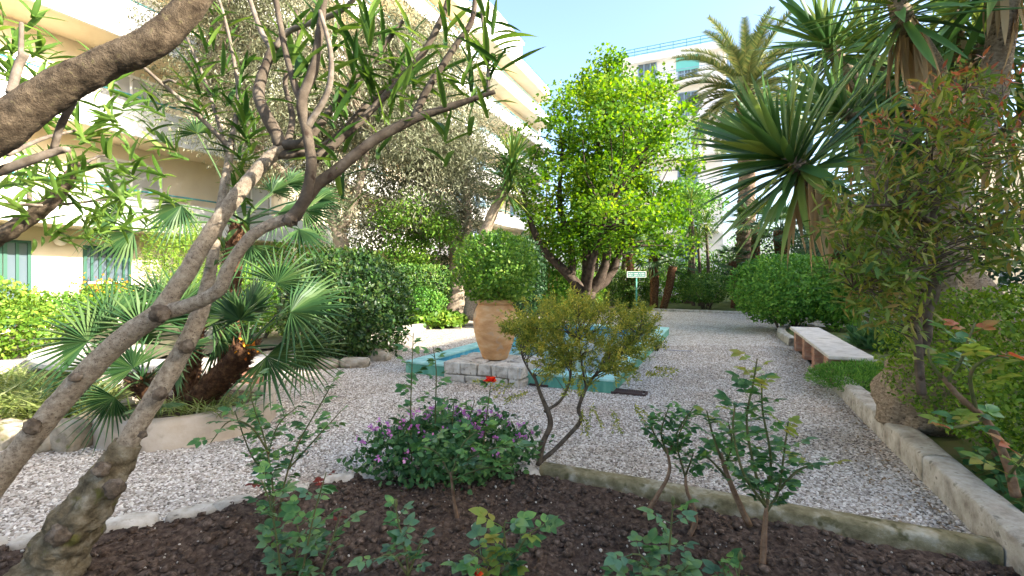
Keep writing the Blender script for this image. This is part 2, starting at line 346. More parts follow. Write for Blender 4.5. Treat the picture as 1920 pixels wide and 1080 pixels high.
# loose pebbles on the nearer court: real stones, instanced
def pebble_mat():
    m, nt, b = mat_base('pebble'); N = nt.nodes; Lk = nt.links
    oi = N.new('ShaderNodeObjectInfo'); r = ramp(nt, GCOL, GPOS); Lk.new(oi.outputs['Random'], r.inputs['Fac'])
    tc = N.new('ShaderNodeTexCoord'); nz = N.new('ShaderNodeTexNoise'); nz.inputs['Scale'].default_value = 60; Lk.new(tc.outputs['Object'], nz.inputs['Vector'])
    mx = N.new('ShaderNodeMixRGB'); mx.blend_type = 'MULTIPLY'; mx.inputs[0].default_value = .35; Lk.new(r.outputs['Color'], mx.inputs[1]); Lk.new(nz.outputs['Color'], mx.inputs[2])
    geo = N.new('ShaderNodeNewGeometry'); n3 = N.new('ShaderNodeTexNoise'); n3.inputs['Scale'].default_value = 1.1; n3.inputs['Detail'].default_value = 6; Lk.new(geo.outputs['Position'], n3.inputs['Vector'])
    g3 = N.new('ShaderNodeMapRange'); g3.inputs[1].default_value = .48; g3.inputs[2].default_value = .72; g3.inputs[4].default_value = .75; Lk.new(n3.outputs['Fac'], g3.inputs[0])
    m3 = N.new('ShaderNodeMixRGB'); m3.blend_type = 'MULTIPLY'; Lk.new(g3.outputs[0], m3.inputs[0]); Lk.new(r.outputs['Color'], m3.inputs[1]); m3.inputs[2].default_value = (.66,.55,.43,1)
    Lk.new(m3.outputs[0], b.inputs['Base Color']); b.inputs['Roughness'].default_value = .7; return m
M['pebble'] = pebble_mat()
V = []; Fc = []; c = .1; idx = {}
def vid(i, j):
    if (i,j) not in idx: idx[(i,j)] = len(V); V.append(G(i*c, j*c, .002))
    return idx[(i,j)]
HEDGE_C = at(655, 600, 8.5)
for i in range(-95, 13):
    for j in range(5, 112):
        w = (i+.5)*c; t = (j+.5)*c
        if PW0-.02 < w < PW1+.02 and t > PT0-.02 and t < PT1: continue
        if inside(SOIL, w, t): continue
        if w > -1.2 and t < 3.3: continue
        p = G(w,t)
        if p[1] < 2.0 or abs(p[0])/max(p[1],.1) > 1.15 or p[1] > 10.0: continue
        if math.hypot(p[0]-PLC[0], p[1]-PLC[1]) < PLR: continue
        Fc.append((vid(i,j),vid(i+1,j),vid(i+1,j+1),vid(i,j+1)))
gro = part('gravel', V, Fc, M['gravel'], None)
tag(gro, 'loose pale grey and white gravel covering the court', 'gravel', kind='stuff')
ng = bpy.data.node_groups.new('pebbles', 'GeometryNodeTree')
ng.interface.new_socket('Geometry', in_out='INPUT', socket_type='NodeSocketGeometry'); ng.interface.new_socket('Geometry', in_out='OUTPUT', socket_type='NodeSocketGeometry')
N = ng.nodes; Lk = ng.links
gi = N.new('NodeGroupInput'); go = N.new('NodeGroupOutput')
dist = N.new('GeometryNodeDistributePointsOnFaces'); dist.distribute_method = 'RANDOM'
pos = N.new('GeometryNodeInputPosition'); sp = N.new('ShaderNodeSeparateXYZ'); Lk.new(pos.outputs[0], sp.inputs[0])
mr = N.new('ShaderNodeMapRange'); mr.inputs[1].default_value = 3.0; mr.inputs[2].default_value = 10.0; mr.inputs[3].default_value = 5200; mr.inputs[4].default_value = 1300
Lk.new(sp.outputs['Y'], mr.inputs[0])
gn_ = N.new('ShaderNodeTexNoise'); gn_.inputs['Scale'].default_value = 1.7; gn_.inputs['Detail'].default_value = 4; Lk.new(pos.outputs[0], gn_.inputs['Vector'])
gr_ = N.new('ShaderNodeMapRange'); gr_.inputs[1].default_value = .35; gr_.inputs[2].default_value = .6; gr_.inputs[3].default_value = .5; gr_.inputs[4].default_value = 1.1; Lk.new(gn_.outputs['Fac'], gr_.inputs[0])
gm_ = N.new('ShaderNodeMath'); gm_.operation = 'MULTIPLY'; Lk.new(mr.outputs[0], gm_.inputs[0]); Lk.new(gr_.outputs[0], gm_.inputs[1]); Lk.new(gm_.outputs[0], dist.inputs['Density'])
ico = N.new('GeometryNodeMeshIcoSphere'); ico.inputs['Radius'].default_value = 1; ico.inputs['Subdivisions'].default_value = 2
ss = N.new('GeometryNodeSetShadeSmooth'); Lk.new(ico.outputs['Mesh'], ss.inputs[0])
sm_ = N.new('GeometryNodeSetMaterial'); sm_.inputs['Material'].default_value = M['pebble']; Lk.new(ss.outputs[0], sm_.inputs[0])
iop = N.new('GeometryNodeInstanceOnPoints'); Lk.new(gi.outputs[0], dist.inputs[0]); Lk.new(dist.outputs['Points'], iop.inputs['Points']); Lk.new(sm_.outputs[0], iop.inputs['Instance'])
rv = N.new('FunctionNodeRandomValue'); rv.data_type = 'FLOAT_VECTOR'; rv.inputs[0].default_value = (-.5,-.5,0); rv.inputs[1].default_value = (.5,.5,6.28); Lk.new(rv.outputs[0], iop.inputs['Rotation'])
rs = N.new('FunctionNodeRandomValue'); rs.data_type = 'FLOAT_VECTOR'; rs.inputs[0].default_value = (.007,.006,.0045); rs.inputs[1].default_value = (.017,.013,.0095); rs.inputs['Seed'].default_value = 5; Lk.new(rs.outputs[0], iop.inputs['Scale'])
jn = N.new('GeometryNodeJoinGeometry'); Lk.new(gi.outputs[0], jn.inputs[0]); Lk.new(iop.outputs[0], jn.inputs[0]); Lk.new(jn.outputs[0], go.inputs[0])
gm = gro.modifiers.new('pebbles', 'NODES'); gm.node_group = ng

# soil of the rose bed: displaced sheet + clods
V = []; Fc = []; idx = {}; c = .022
def sz(x, y):
    p = Vector((x,y,0)); return .012 + .035*mnoise.noise(p*2.3) + .03*abs(mnoise.noise(p*9)) + .022*mnoise.noise(p*23) + .012*mnoise.noise(p*50)
def vid2(i, j):
    if (i,j) not in idx:
        p = G(i*c, j*c); idx[(i,j)] = len(V); V.append((p[0],p[1],.03+sz(p[0],p[1])))
    return idx[(i,j)]
for i in range(int(-4.4/c), int(1.3/c)):
    for j in range(int(-.4/c), int(3.1/c)):
        w = (i+.5)*c; t = (j+.5)*c; p = G(w,t)
        if p[1] < 1.7 or not inside(SOIL, w, t): continue
        Fc.append((vid2(i,j),vid2(i+1,j),vid2(i+1,j+1),vid2(i,j+1)))
so = struct('soil', V, Fc, M['soil'], True)
ICO = None
def ico_arrays():
    t = (1+5**.5)/2
    v = nrm(np.array([(-1,t,0),(1,t,0),(-1,-t,0),(1,-t,0),(0,-1,t),(0,1,t),(0,-1,-t),(0,1,-t),(t,0,-1),(t,0,1),(-t,0,-1),(-t,0,1)],float))
    f = np.array([(0,11,5),(0,5,1),(0,1,7),(0,7,10),(0,10,11),(1,5,9),(5,11,4),(11,10,2),(10,7,6),(7,1,8),(3,9,4),(3,4,2),(3,2,6),(3,6,8),(3,8,9),(4,9,5),(2,4,11),(6,2,10),(8,6,7),(9,8,1)])
    return v, f
IV, IF = ico_arrays()
def sub_ico(v, f):
    v = list(map(tuple, v)); cache = {}; nf = []
    def mid(a, b):
        k = (min(a,b),max(a,b))
        if k not in cache: cache[k] = len(v); v.append(tuple(nrm((np.array(v[a])+np.array(v[b]))/2)))
        return cache[k]
    for a,b,c_ in f:
        x,y,z = mid(a,b),mid(b,c_),mid(c_,a); nf += [(a,x,z),(b,y,x),(c_,z,y),(x,y,z)]
    return np.array(v), np.array(nf)
IV2, IF2 = sub_ico(IV, IF)
CV = []; CF = []; k = 0
for _ in range(15000):
    w = random.uniform(-4,1.28); t = random.uniform(.3,3.05); p = G(w,t)
    if p[1] < 1.9 or not inside(SOIL, w, t): continue
    s = random.choice([.004,.005,.006,.007,.008,.010,.012,.016,.024])*random.uniform(.7,1.3)
    vv = IV*(1+rng.normal(0,.3,(12,1)))*s*np.array((1,random.uniform(.7,1),random.uniform(.5,.85)))
    a = random.uniform(0,6.28); ca,sa = math.cos(a),math.sin(a); vv = vv@np.array(((ca,-sa,0),(sa,ca,0),(0,0,1)))
    CV.append(vv+np.array((p[0],p[1],.03+sz(p[0],p[1])+s*.25))); CF.append(IF+12*k); k += 1
o = part('soil_clods', np.vstack(CV), np.vstack(CF), M['clod'], None); tag(o, 'dark brown lumpy soil clods in the rose bed', 'soil', kind='stuff')

CV = []; CF = []; k = 0
for _ in range(900):
    w = random.uniform(-4,1.28); t = random.uniform(.3,3.05); p = G(w,t)
    if p[1] < 1.9 or not inside(SOIL, w, t): continue
    s = random.choice([.003,.004,.005,.007])*random.uniform(.7,1.3)
    CV.append(IV*(1+rng.normal(0,.2,(12,1)))*s+np.array((p[0],p[1],.034+sz(p[0],p[1])+s*.7))); CF.append(IF+12*k); k += 1
o = part('stone_chips', np.vstack(CV), np.vstack(CF), M['stone'], None); tag(o, 'tiny pale stone chips lying in the dark soil', 'stones', kind='stuff')
def rock(name, c, size, mat, parent, amp=.22, rot=None, boxy=.5):
    v, f = sub_ico(IV2, IF2); u = v/np.max(np.abs(v),axis=1,keepdims=True); v = v*(1-boxy)+u*boxy*.85
    sd_ = Vector((random.random()*40,)*3)
    d = np.array([1+amp*mnoise.noise(Vector(q)*1.4+sd_)+amp*.5*mnoise.noise(Vector(q)*3.7+sd_) for q in v])
    v = v*d[:,None]*np.array(size)/2; a = random.uniform(0,6.28) if rot is None else rot
    ca,sa = math.cos(a),math.sin(a); v = v@np.array(((ca,sa,0),(-sa,ca,0),(0,0,1)))
    return part(name, v+np.array(c), f, mat, parent, True)

# ---- kerbs
def kerb(name, label, pts, wdt, z0, z1, mat, seg=1.2, rough=.006):
    """a poured kerb along a plan path (world xy); segments are parts"""
    P, _ = spline([(*p,0) for p in pts], [1]*len(pts), .05)
    T = nrm(np.gradient(P, axis=0)); Nn = np.stack([T[:,1],-T[:,0],np.zeros(len(T))],1)
    th = thing(name, label, 'kerb', (P[0][0],P[0][1],z0))
    L = 0; start = 0; cuts = [0]
    for i in range(1,len(P)):
        L += np.linalg.norm(P[i]-P[i-1])
        if L > seg: cuts.append(i); L = 0
    if cuts[-1] != len(P)-1: cuts.append(len(P)-1)
    prof = [(-.5,z0),(-.5,z1-.02),(-.42,z1-.004),(-.2,z1),(.2,z1),(.42,z1-.004),(.5,z1-.02),(.5,z0)]
    for a,b in zip(cuts[:-1],cuts[1:]):
        V = []; Fc = []; n = len(prof)
        for i in range(a,b+1):
            q = P[i].copy()
            if i == a: q = q + T[i]*.003
            if i == b: q = q - T[i]*.003
            for (s,z) in prof:
                e = mnoise.noise(Vector((q[0]*1.3+s,q[1]*1.3,z)))*rough*1.2 + mnoise.noise(Vector((q[0]*9+s*5,q[1]*9,z*6)))*rough*.4
                v = q+Nn[i]*(s*wdt+e); V.append((v[0],v[1],z+(e if z > z0 else 0)))
        for i in range(b-a):
            Fc += [(i*n+k,i*n+k+1,(i+1)*n+k+1,(i+1)*n+k) for k in range(n-1)]
        Fc += [tuple(range(n)),tuple(range((b-a)*n+n-1,(b-a)*n-1,-1))]
        part('kerb_segment', V, Fc, mat, th, True)
    return th
g2 = lambda w,t: tuple(G(w,t)[:2])
kerb('bed_kerb', 'mossy concrete kerb along the near side of the gravel, beside the rose bed', [g2(-1.2,3.2),g2(0,3.2),g2(1.278,3.2)], .13, -.1, .10, M['mosskerb'], 5, .009)
kerb('bed_kerb', 'pale concrete kerb running past the swollen yucca trunk', [g2(1.38,2.3),g2(1.38,4),g2(1.38,5.5),g2(1.38,7.15)], .19, -.1, .2, M['kerb'], 1.9, .008)
kerb('bed_kerb', 'short rounded concrete kerb at the far end of the brick legged bench', [g2(1.36,11.45),g2(1.3,13.0),g2(1.5,14.3),g2(2.2,15.0)], .18, -.1, .17, M['kerb'], 1.5)
kerb('bed_kerb', 'sunlit pale kerb below the bright ground cover by the olive tree', [g2(-7.7,7.6),g2(-7.68,10),g2(-7.66,13),g2(-7.65,17)], .22, -.1, .17, M['kerb'], 1.5)
kerb('bed_kerb', 'low far kerb in front of the lawn and shrub beyond the court', [g2(-3.6,21.2),g2(0,20.8),g2(3.5,20.2),g2(5.5,20.2)], .2, -.1, .10, M['kerb'], 1.8)
kerb('bed_kerb', 'thin concrete edging lying behind the low feathery shrub', [g2(2.5,6.2),g2(2.35,7.2),g2(2.2,8.4)], .12, 0, .19, M['kerb'], 2)
kerb('bed_kerb', 'white curved kerb in sunlight left of the curved bench', [(-8.0,5.9),(-7.3,6.5),(-6.7,7.3),(-6.5,8.2)], .22, -.1, .28, M['kerb'], 2)
kerb('bed_kerb', 'pale ledge behind the fan palms left of the clipped hedge', [at(380,600,10.5)[:2],at(440,600,10.6)[:2],at(500,600,10.9)[:2]], .3, -.1, .4, M['kerb'], 3)
# stone edging on the left of the rose bed: one stone after another
ed = thing('stone_edging', 'row of low pale stones bordering the left of the rose bed', 'edging', (*g2(-2.4,2.5),0))
P, _ = spline([(*g2(a,b),0) for a,b in SOIL[1:9]], [1]*8, .05)
acc = 0; last = P[0]; nxt = .0
for i in range(1,len(P)):
    acc += np.linalg.norm(P[i]-P[i-1])
    if acc >= nxt:
        L = random.uniform(.16,.34); nxt = L*.93; acc = 0; d = P[i]-P[i-1]
        q = P[min(i+int(L/2/.05),len(P)-1)]
        rock('stone', (q[0],q[1],.02), (L*1.05,random.uniform(.10,.15),random.uniform(.12,.17)), M['stone'], ed, .16, math.atan2(d[1],d[0]), .6)

# ---- raised beds
def sheet(name, poly, z, mat, und=.03, c=.12):
    xs = [p[0] for p in poly]; ys = [p[1] for p in poly]; V = []; Fc = []; idx = {}
    x0,y0 = min(xs),min(ys)
    def vv(i,j):
        if (i,j) not in idx:
            x,y = x0+i*c,y0+j*c; idx[(i,j)] = len(V); q = Vector((x,y,0)); V.append((x,y,z+und*mnoise.noise(q*1.3)+und*.5*mnoise.noise(q*6)))
        return idx[(i,j)]
    for i in range(int((max(xs)-x0)/c)+1):
        for j in range(int((max(ys)-y0)/c)+1):
            if inside(poly, x0+(i+.5)*c, y0+(j+.5)*c): Fc.append((vv(i,j),vv(i+1,j),vv(i+1,j+1),vv(i,j+1)))
    return struct(name, V, Fc, mat, True)
sheet('bed_right', [g2(1.42,-1),g2(1.42,14.2),g2(2.2,15.0),g2(8.5,15.0),g2(8.5,-1)], .12, M['lawn'])
sheet('lawn_far', [g2(-3.6,21.3),g2(0,20.9),g2(3.5,20.3),g2(9,20.3),g2(9,38),g2(-4,38)], .05, M['lawn'], .04, .3)
sheet('bed_back', [g2(-7.75,17),g2(-4.4,16.4),g2(-4.0,38),g2(-16,38),g2(-16,17)], .04, M['earth'], .05, .3)
sheet('bed_left', [g2(-7.7,7.4),g2(-7.7,17.2),g2(-16,17.2),g2(-16,4),g2(-9,4)], .08, M['earth'], .05, .25)
sheet('bed_grasses', [(-6.4,4.3),(-4.9,4.25),(-3.9,4.2),(-3.8,5.0),(-4.4,5.5),(-5.6,5.9),(-7.5,7.5),(-9,7)], .12, M['earth'], .05, .1)
struct('path', [G(4.1,8,.2),G(6.2,8,.2),G(6.2,24,.2),G(4.1,24,.2)], [(0,1,2,3)], M['path'])

# ================================================================ pool, jar, plinth
pool = thing('pool', 'shallow rectangular garden pool with turquoise painted rim', 'pool', G((PW0+PW1)/2,(PT0+PT1)/2,0))
RW = .26; RH = .18
def rimside(w0,w1,t0,t1): 
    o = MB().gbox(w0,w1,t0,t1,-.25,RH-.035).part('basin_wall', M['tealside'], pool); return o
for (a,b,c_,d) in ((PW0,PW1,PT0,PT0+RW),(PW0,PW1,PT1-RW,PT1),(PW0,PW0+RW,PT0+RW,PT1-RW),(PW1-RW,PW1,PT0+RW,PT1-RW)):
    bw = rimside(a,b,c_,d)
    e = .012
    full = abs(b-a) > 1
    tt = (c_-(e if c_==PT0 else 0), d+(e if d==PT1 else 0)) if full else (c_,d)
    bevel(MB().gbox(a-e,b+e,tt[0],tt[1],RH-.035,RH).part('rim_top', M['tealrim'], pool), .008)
# blue painted lining inside
iw0,iw1,it0,it1 = PW0+RW,PW1-RW,PT0+RW,PT1-RW
for (a,b) in (((iw0,it0),(iw1,it0)),((iw1,it0),(iw1,it1)),((iw1,it1),(iw0,it1)),((iw0,it1),(iw0,it0))):
    cx,ct = (iw0+iw1)/2,(it0+it1)/2; s = lambda p: (p[0]+.004*(1 if p[0]<cx else -1), p[1]+.004*(1 if p[1]<ct else -1))
    a,b = s(a),s(b)
    part('lining', [G(*a,-.2),G(*b,-.2),G(*b,RH-.037),G(*a,RH-.037)], [(0,1,2,3)], M['poolblue'], pool)
part('basin_floor', [G(iw0,it0,-.14),G(iw1,it0,-.14),G(iw1,it1,-.14),G(iw0,it1,-.14)], [(0,1,2,3)], M['poolfloor'], pool)
wm, nt, b = mat_base('water'); b.inputs['Base Color'].default_value = (.85,.95,.95,1); b.inputs['Roughness'].default_value = .03; b.inputs['IOR'].default_value = 1.33; b.inputs['Transmission Weight'].default_value = 1
nz = nt.nodes.new('ShaderNodeTexNoise'); nz.inputs['Scale'].default_value = 6; bp = nt.nodes.new('ShaderNodeBump'); bp.inputs['Strength'].default_value = .12; bp.inputs['Distance'].default_value = .02
nt.links.new(nz.outputs['Fac'], bp.inputs['Height']); nt.links.new(bp.outputs[0], b.inputs['Normal'])
struct('water', [G(iw0+.006,it0+.006,-.02),G(iw1-.006,it0+.006,-.02),G(iw1-.006,it1-.006,-.02),G(iw0+.006,it1-.006,-.02)], [(0,1,2,3)], wm)
def block(name, c, size, mat, parent, rot, j=.009):
    V = np.array([(x,y,z) for z in (-.5,.5) for (x,y) in ((-.5,-.5),(.5,-.5),(.5,.5),(-.5,.5))])*np.array(size)+rng.normal(0,j,(8,3))
    ca,sa = math.cos(rot),math.sin(rot); V = V@np.array(((ca,sa,0),(-sa,ca,0),(0,0,1)))
    o = part(name, V+np.array(c), [(0,3,2,1),(4,5,6,7),(0,1,5,4),(1,2,6,5),(2,3,7,6),(3,0,4,7)], mat, parent); bevel(o, .016, 3); return o
# plinth of rough blocks
pl = thing('stone_plinth', 'low plinth of rough pale stone blocks under the terracotta jar', 'plinth', G(-2.95,6.0,0))
pw0,pw1,pt0,pt1 = -3.56,-2.42,5.62,6.5
MB().gbox(pw0+.025,pw1-.025,pt0+.025,pt1-.025,-.05,.255).part('mortar_core', M['mortar'], pl)
for ci,(z0,z1) in enumerate(((0,.105),(.115,.275))):
    for side in range(4):
        L = (pw1-pw0) if side%2==0 else (pt1-pt0); x = 0
        while x < L-.02:
            l = min(random.uniform(.17,.27) if ci else random.uniform(.24,.4), L-x)
            if L-x-l < .09: l = L-x
            m = x+l/2; th_ = .16
            if side==0: c_ = G(pw0+m,pt0+th_/2-.02); rz = GANG-math.pi/2
            elif side==2: c_ = G(pw0+m,pt1-th_/2+.02); rz = GANG-math.pi/2
            elif side==1: c_ = G(pw1-th_/2+.02,pt0+m); rz = GANG
            else: c_ = G(pw0+th_/2-.02,pt0+m); rz = GANG
            block('stone', (c_[0],c_[1],(z0+z1)/2), (l-.014,th_+random.uniform(0,.02),z1-z0), M['stone'], pl, rz); x += l
for i in range(4):
    for j in range(3):
        c_ = G(pw0+.2+i*.25,pt0+.2+j*.25); block('cap_stone', (c_[0],c_[1],.245), (.235,.235,.07), M['stone'], pl, GANG)
JC = G(-2.985,6.05,.285)
jar = thing('terracotta_jar', 'large ochre terracotta oil jar on the stone plinth by the pool', 'jar', JC)
prof = [(0,0),(.165,0),(.178,.012),(.20,.07),(.235,.16),(.272,.27),(.298,.38),(.312,.48),(.314,.56),(.304,.64),(.283,.71),(.258,.755),(.238,.782)]
V, Fc = lathe(prof, JC, 56); part('body', V, Fc, M['jar'], jar, True)
lip = [(.230,.776),(.252,.784),(.262,.80),(.264,.822),(.256,.84),(.238,.847),(.218,.842),(.207,.82),(.205,.74)]
V, Fc = lathe(lip, JC, 56); part('lip', V, Fc, M['jar'], jar, True)
V, Fc = lathe([(.22,.768),(.241,.776),(.246,.768),(.249,.757)], JC, 56); part('neck_ring', V, Fc, M['jar'], jar, True)
V, Fc = lathe([(0,.79),(.21,.785)], JC, 24); part('soil_fill', V, Fc, M['soil'], jar)
# drain grates
def grate(c_, label, a=.42, b_=.2):
    th = thing('drain_grate', label, 'grate', (c_[0],c_[1],.0))
    o = bpy.data.objects.new('frame', None)
    mb = MB(); 
    for (x0,x1,y0,y1) in ((-a/2,a/2,-b_/2,-b_/2+.02),(-a/2,a/2,b_/2-.02,b_/2),(-a/2,-a/2+.02,-b_/2+.02,b_/2-.02),(a/2-.02,a/2,-b_/2+.02,b_/2-.02)): mb.box((x0,y0,0),(x1,y1,.03))
    me = mesh_from('frame', mb.V, mb.F); f = put('frame', me, M['iron'], th)
    bm_ = mesh_from('bar', *(lambda m: (m.V,m.F))(MB().box((-.006,-b_/2+.02,0),(.006,b_/2-.02,.026)))); bm_.materials.append(M['iron'])
    n = int((a-.05)/.022)
    for i in range(n): put('bar', bm_, None, th, (-a/2+.03+i*.022,0,0))
    put('tray', mesh_from('tray', [(-a/2,-b_/2,.004),(a/2,-b_/2,.004),(a/2,b_/2,.004),(-a/2,b_/2,.004)], [(0,1,2,3)]), M['black'], th)
    th.rotation_euler = (0,0,GANG-math.pi/2); return th
q = gnd(1180,738); grate(q, 'rusty iron drain grate at the right near corner of the pool')
q = gnd(1014,722); grate(q, 'smaller iron grate in the gravel beside the stone plinth', .26, .2)
lamp = thing('pool_spotlight', 'small black spotlight on the outer right side of the pool', 'spotlight', G(PW1+.07,9.6,0))
V, Fc = tube([G(PW1+.06,9.55,.06),G(PW1+.06,9.68,.09)], .05, 14); part('housing', V, Fc, M['black'], lamp, True)
MB().gbox(PW1+.03,PW1+.09,9.57,9.66,0,.05).part('bracket', M['black'], lamp)
rod = thing('metal_rod', 'thin grey metal rod lying on the gravel right of the pool', 'rod', gnd(1270,657))
V, Fc = tube([gnd(1243,655,.02),gnd(1270,657.5,.02),gnd(1300,658,.02)], .008, 6); part('bar', V, Fc, M['path'], rod)
V, Fc = tube([gnd(1243,655,.02),gnd(1252,652,.02)], .008, 6); part('hooked_end', V, Fc, M['path'], rod)

# ================================================================ benches
def brick_pier(parent, c_, ang, w=.34, d=.24, h=.37, z0=0.0):
    leg = bpy.data.objects.new('leg', None); col.objects.link(leg); leg.parent = parent
    leg.location = Vector(c_)-parent.location; leg.location.z = z0-parent.location.z; leg.rotation_euler = (0,0,ang)
    put('mortar', mesh_from('mortar', *(lambda m: (m.V,m.F))(MB().box((-w/2+.008,-d/2+.008,0),(w/2-.008,d/2-.008,h-.004)))), M['mortar'], leg)
    n = 6; ch = h/n
    for i in range(n):
        for k in range(2):
            if i%2: x0,x1,y0,y1 = (-w/2+k*w/2+.003, k*w/2-.003, -d/2, d/2)
            else: x0,x1,y0,y1 = (-w/2, w/2, -d/2+k*d/2+.003, k*d/2-.003)
            put('brick', mesh_from('brick', *(lambda m: (m.V,m.F))(MB().box((x0,y0,i*ch+.004),(x1,y1,(i+1)*ch-.004)))), M['brick'], leg)
bn = thing('garden_bench', 'long straight stone slab bench on red brick legs at the right', 'bench', G(1.55,9.3,0))
for (a,b) in ((7.34,9.33),(9.345,11.28)):
    o = MB().gbox(1.27,1.79,a,b,.365,.425,.004).part('seat_slab', M['bench'], bn); bevel(o, .012)
for t in (7.75,8.75,9.75,10.8): brick_pier(bn, G(1.49,t,0), GANG-math.pi/2, .38, .26, .364)
cb = thing('curved_bench', 'curved stone slab bench with brick legs behind the planter', 'bench', (-4.8,5.8,0))
P, _ = spline([(-6.75,7.35,0),(-6.25,6.45,0),(-5.5,5.85,0),(-4.6,5.62,0),(-3.7,5.75,0),(-3.0,6.15,0)], [1]*6, .1)
T = nrm(np.gradient(P,axis=0)); Nn = np.stack([T[:,1],-T[:,0],np.zeros(len(T))],1)
n = len(P)
for (a,b) in ((0,n//3),(n//3,2*n//3),(2*n//3,n-1)):
    V = []; Fc = []
    for i in range(a,b+1):
        q = P[i]+T[i]*(.003 if i==a else -.003 if i==b else 0); hw = .28
        if i < 4 or i > n-5: hw = .28*math.sqrt(max(.05,1-((4-min(i,n-1-i))/4.4)**2))
        for (s,z) in ((-1,.36),(-1,.41),(-.95,.425),(.95,.425),(1,.41),(1,.36)): v = q+Nn[i]*s*hw; V.append((v[0],v[1],z))
    for i in range(b-a): Fc += [(i*6+k,i*6+(k+1)%6,(i+1)*6+(k+1)%6,(i+1)*6+k) for k in range(6)]
    Fc += [tuple(range(6)),tuple(range((b-a)*6+5,(b-a)*6-1,-1))]
    part('seat_slab', V, Fc, M['bench'], cb)
for i in (3,n//3+1,2*n//3-1,n-5): brick_pier(cb, (P[i][0],P[i][1],0), math.atan2(T[i][1],T[i][0])+math.pi/2, .3, .24, .358)

# planter
pt = thing('round_planter', 'low round beige rendered planter holding the fan palms', 'planter', (*PLC,0))
V, Fc = lathe([(PLR,-.05),(PLR+.005,.2),(PLR-.01,.25),(PLR-.09,.255),(PLR-.11,.2),(PLR-.11,.0)], (*PLC,0), 56)
V = [(x,y,z+(.03*mnoise.noise(Vector((x*2,y*2,0))) if z > .1 else 0)) for x,y,z in V]
M['render'] = roughmat('render', [(.36,.28,.20),(.48,.39,.29),(.56,.48,.38)], 3.5, .9, .3, 50, detail=8, spots=(5,.62,(.33,.27,.20)))
part('wall', V, Fc, M['render'], pt, True)
V, Fc = lathe([(0,.2),(PLR-.1,.19)], (*PLC,0), 40); part('soil_fill', V, Fc, M['soil'], pt)
rw = thing('rock_edging', 'rough beige rocks edging the grassy bed left of the planter', 'edging', (-4.3,4.2,0))
for (px,py,sx,sz_) in ((20,815,.36,.26),(80,822,.30,.22),(135,818,.30,.3),(165,805,.25,.32),(-40,815,.4,.3)):
    q = gnd(px,py+22); rock('rock', (q[0],q[1],.1), (sx,.26,sz_*1.1), M['rock'], rw, .2, random.uniform(-.3,.3), .55)
rw = thing('rock_edging', 'brown stones at the foot of the big clipped hedge', 'edging', at(510,670,8.2)*np.array((1,1,0)))
for (px,py,sx) in ((470,672,.4),(515,676,.42),(560,684,.45),(610,690,.5),(665,688,.5),(712,676,.4)):
    q = gnd(px,py); rock('rock', (q[0],q[1],.06), (sx,.3,random.uniform(.18,.32)), M['rock'], rw, .2, random.uniform(-.3,.3), .5)
# info sign
q = gnd(1193,584)
sg = thing('garden_sign', 'small green sign board with white lettering on a green post', 'sign', q)
d = q[1]; s = d/F
V, Fc = tube([(q[0],d,0),(q[0],d,1.5-.02)], .035, 10); part('post', V, Fc, M['signpost'], sg, True)
zc = 1.45-(514.5-HOR)*s; hw = 18*s; hh = 5.6*s
MB().box((q[0]-hw,d-.05,zc-hh),(q[0]+hw,d-.036,zc+hh)).part('board', M['signgreen'], sg)
fb = MB(); e = 1.0*s
for (x0,x1,z0,z1) in ((-hw,hw,hh-e,hh),(-hw,hw,-hh,-hh+e),(-hw,-hw+e,-hh+e,hh-e),(hw-e,hw,-hh+e,hh-e)): fb.box((q[0]+x0,d-.06,zc+z0),(q[0]+x1,d-.0505,zc+z1))
fb.part('border', M['white'], sg)
for row,words in ((1.7,((-15,-11.5),(-10.5,-8.5),(-7.3,-5.8),(-4.2,3.2),(5,7.5),(9,15))),(-1.4,((-15,-9),(-7.8,-6.2),(-4.5,1.8),(3.5,5),(6.5,8.5),(9.5,15)))):
    for (a,b) in words:
        x = a
        while x < b-.3:
            l = random.uniform(.7,1.05); MB().box((q[0]+x*s,d-.054,zc+(row-.75)*s),(q[0]+min(x+l,b)*s,d-.0505,zc+(row+.75)*s)).part('letter_mark', M['white'], sg); x += l+.32

# ================================================================ buildings
def win(parent, w0,w1,t0,t1,z0,z1, face, fmat, bars=2, shut=None):
    """window in a facade: face 'w+' (looks along +w) or 't-' ; frame part with pane and mullions below it"""
    fr = MB(); e = .08
    def bx(a0,a1,zz0,zz1,d0,d1,mb):
        if face == 'w+': mb.gbox(w0+d0,w0+d1,a0,a1,zz0,zz1)
        elif face == 'w-': mb.gbox(w0-d1,w0-d0,a0,a1,zz0,zz1)
        else: mb.gbox(a0,a1,t0-d1,t0-d0,zz0,zz1)
        return mb
    a0,a1 = (t0,t1) if face[0]=='w' else (w0,w1)
    bx(a0,a1,z1-e,z1,.005,.07,fr); bx(a0,a1,z0,z0+e,.005,.07,fr); bx(a0,a0+e,z0+e,z1-e,.005,.07,fr); bx(a1-e,a1,z0+e,z1-e,.005,.07,fr)
    f = fr.part('window', fmat, parent)
    bx(a0+e,a1-e,z0+e,z1-e,.006,.02,MB()).part('pane', M['pane_pale'] if face == 'w+' and z0 > 2.6 else M['glass'], f)
    for k in range(bars):
        m = a0+(a1-a0)*(k+1)/(bars+1); bx(m-.035,m+.035,z0+e,z1-e,.021,.06,MB()).part('mullion', fmat if bars<3 else M['frame_green'], f)
    if shut:
        sw = (a1-a0)*.5
        for (b0,b1) in ((a0-sw,a0-.01),(a1+.01,a1+sw)):
            bx(b0,b1,z0,z1,.004,.05,MB()).part('shutter', shut, f)
    return f
LW = -18.2; FH = 2.9; NF = 7
lb = thing('apartment_building', 'tall cream apartment block with white curved balconies on the left', 'building', G(LW,20,0))
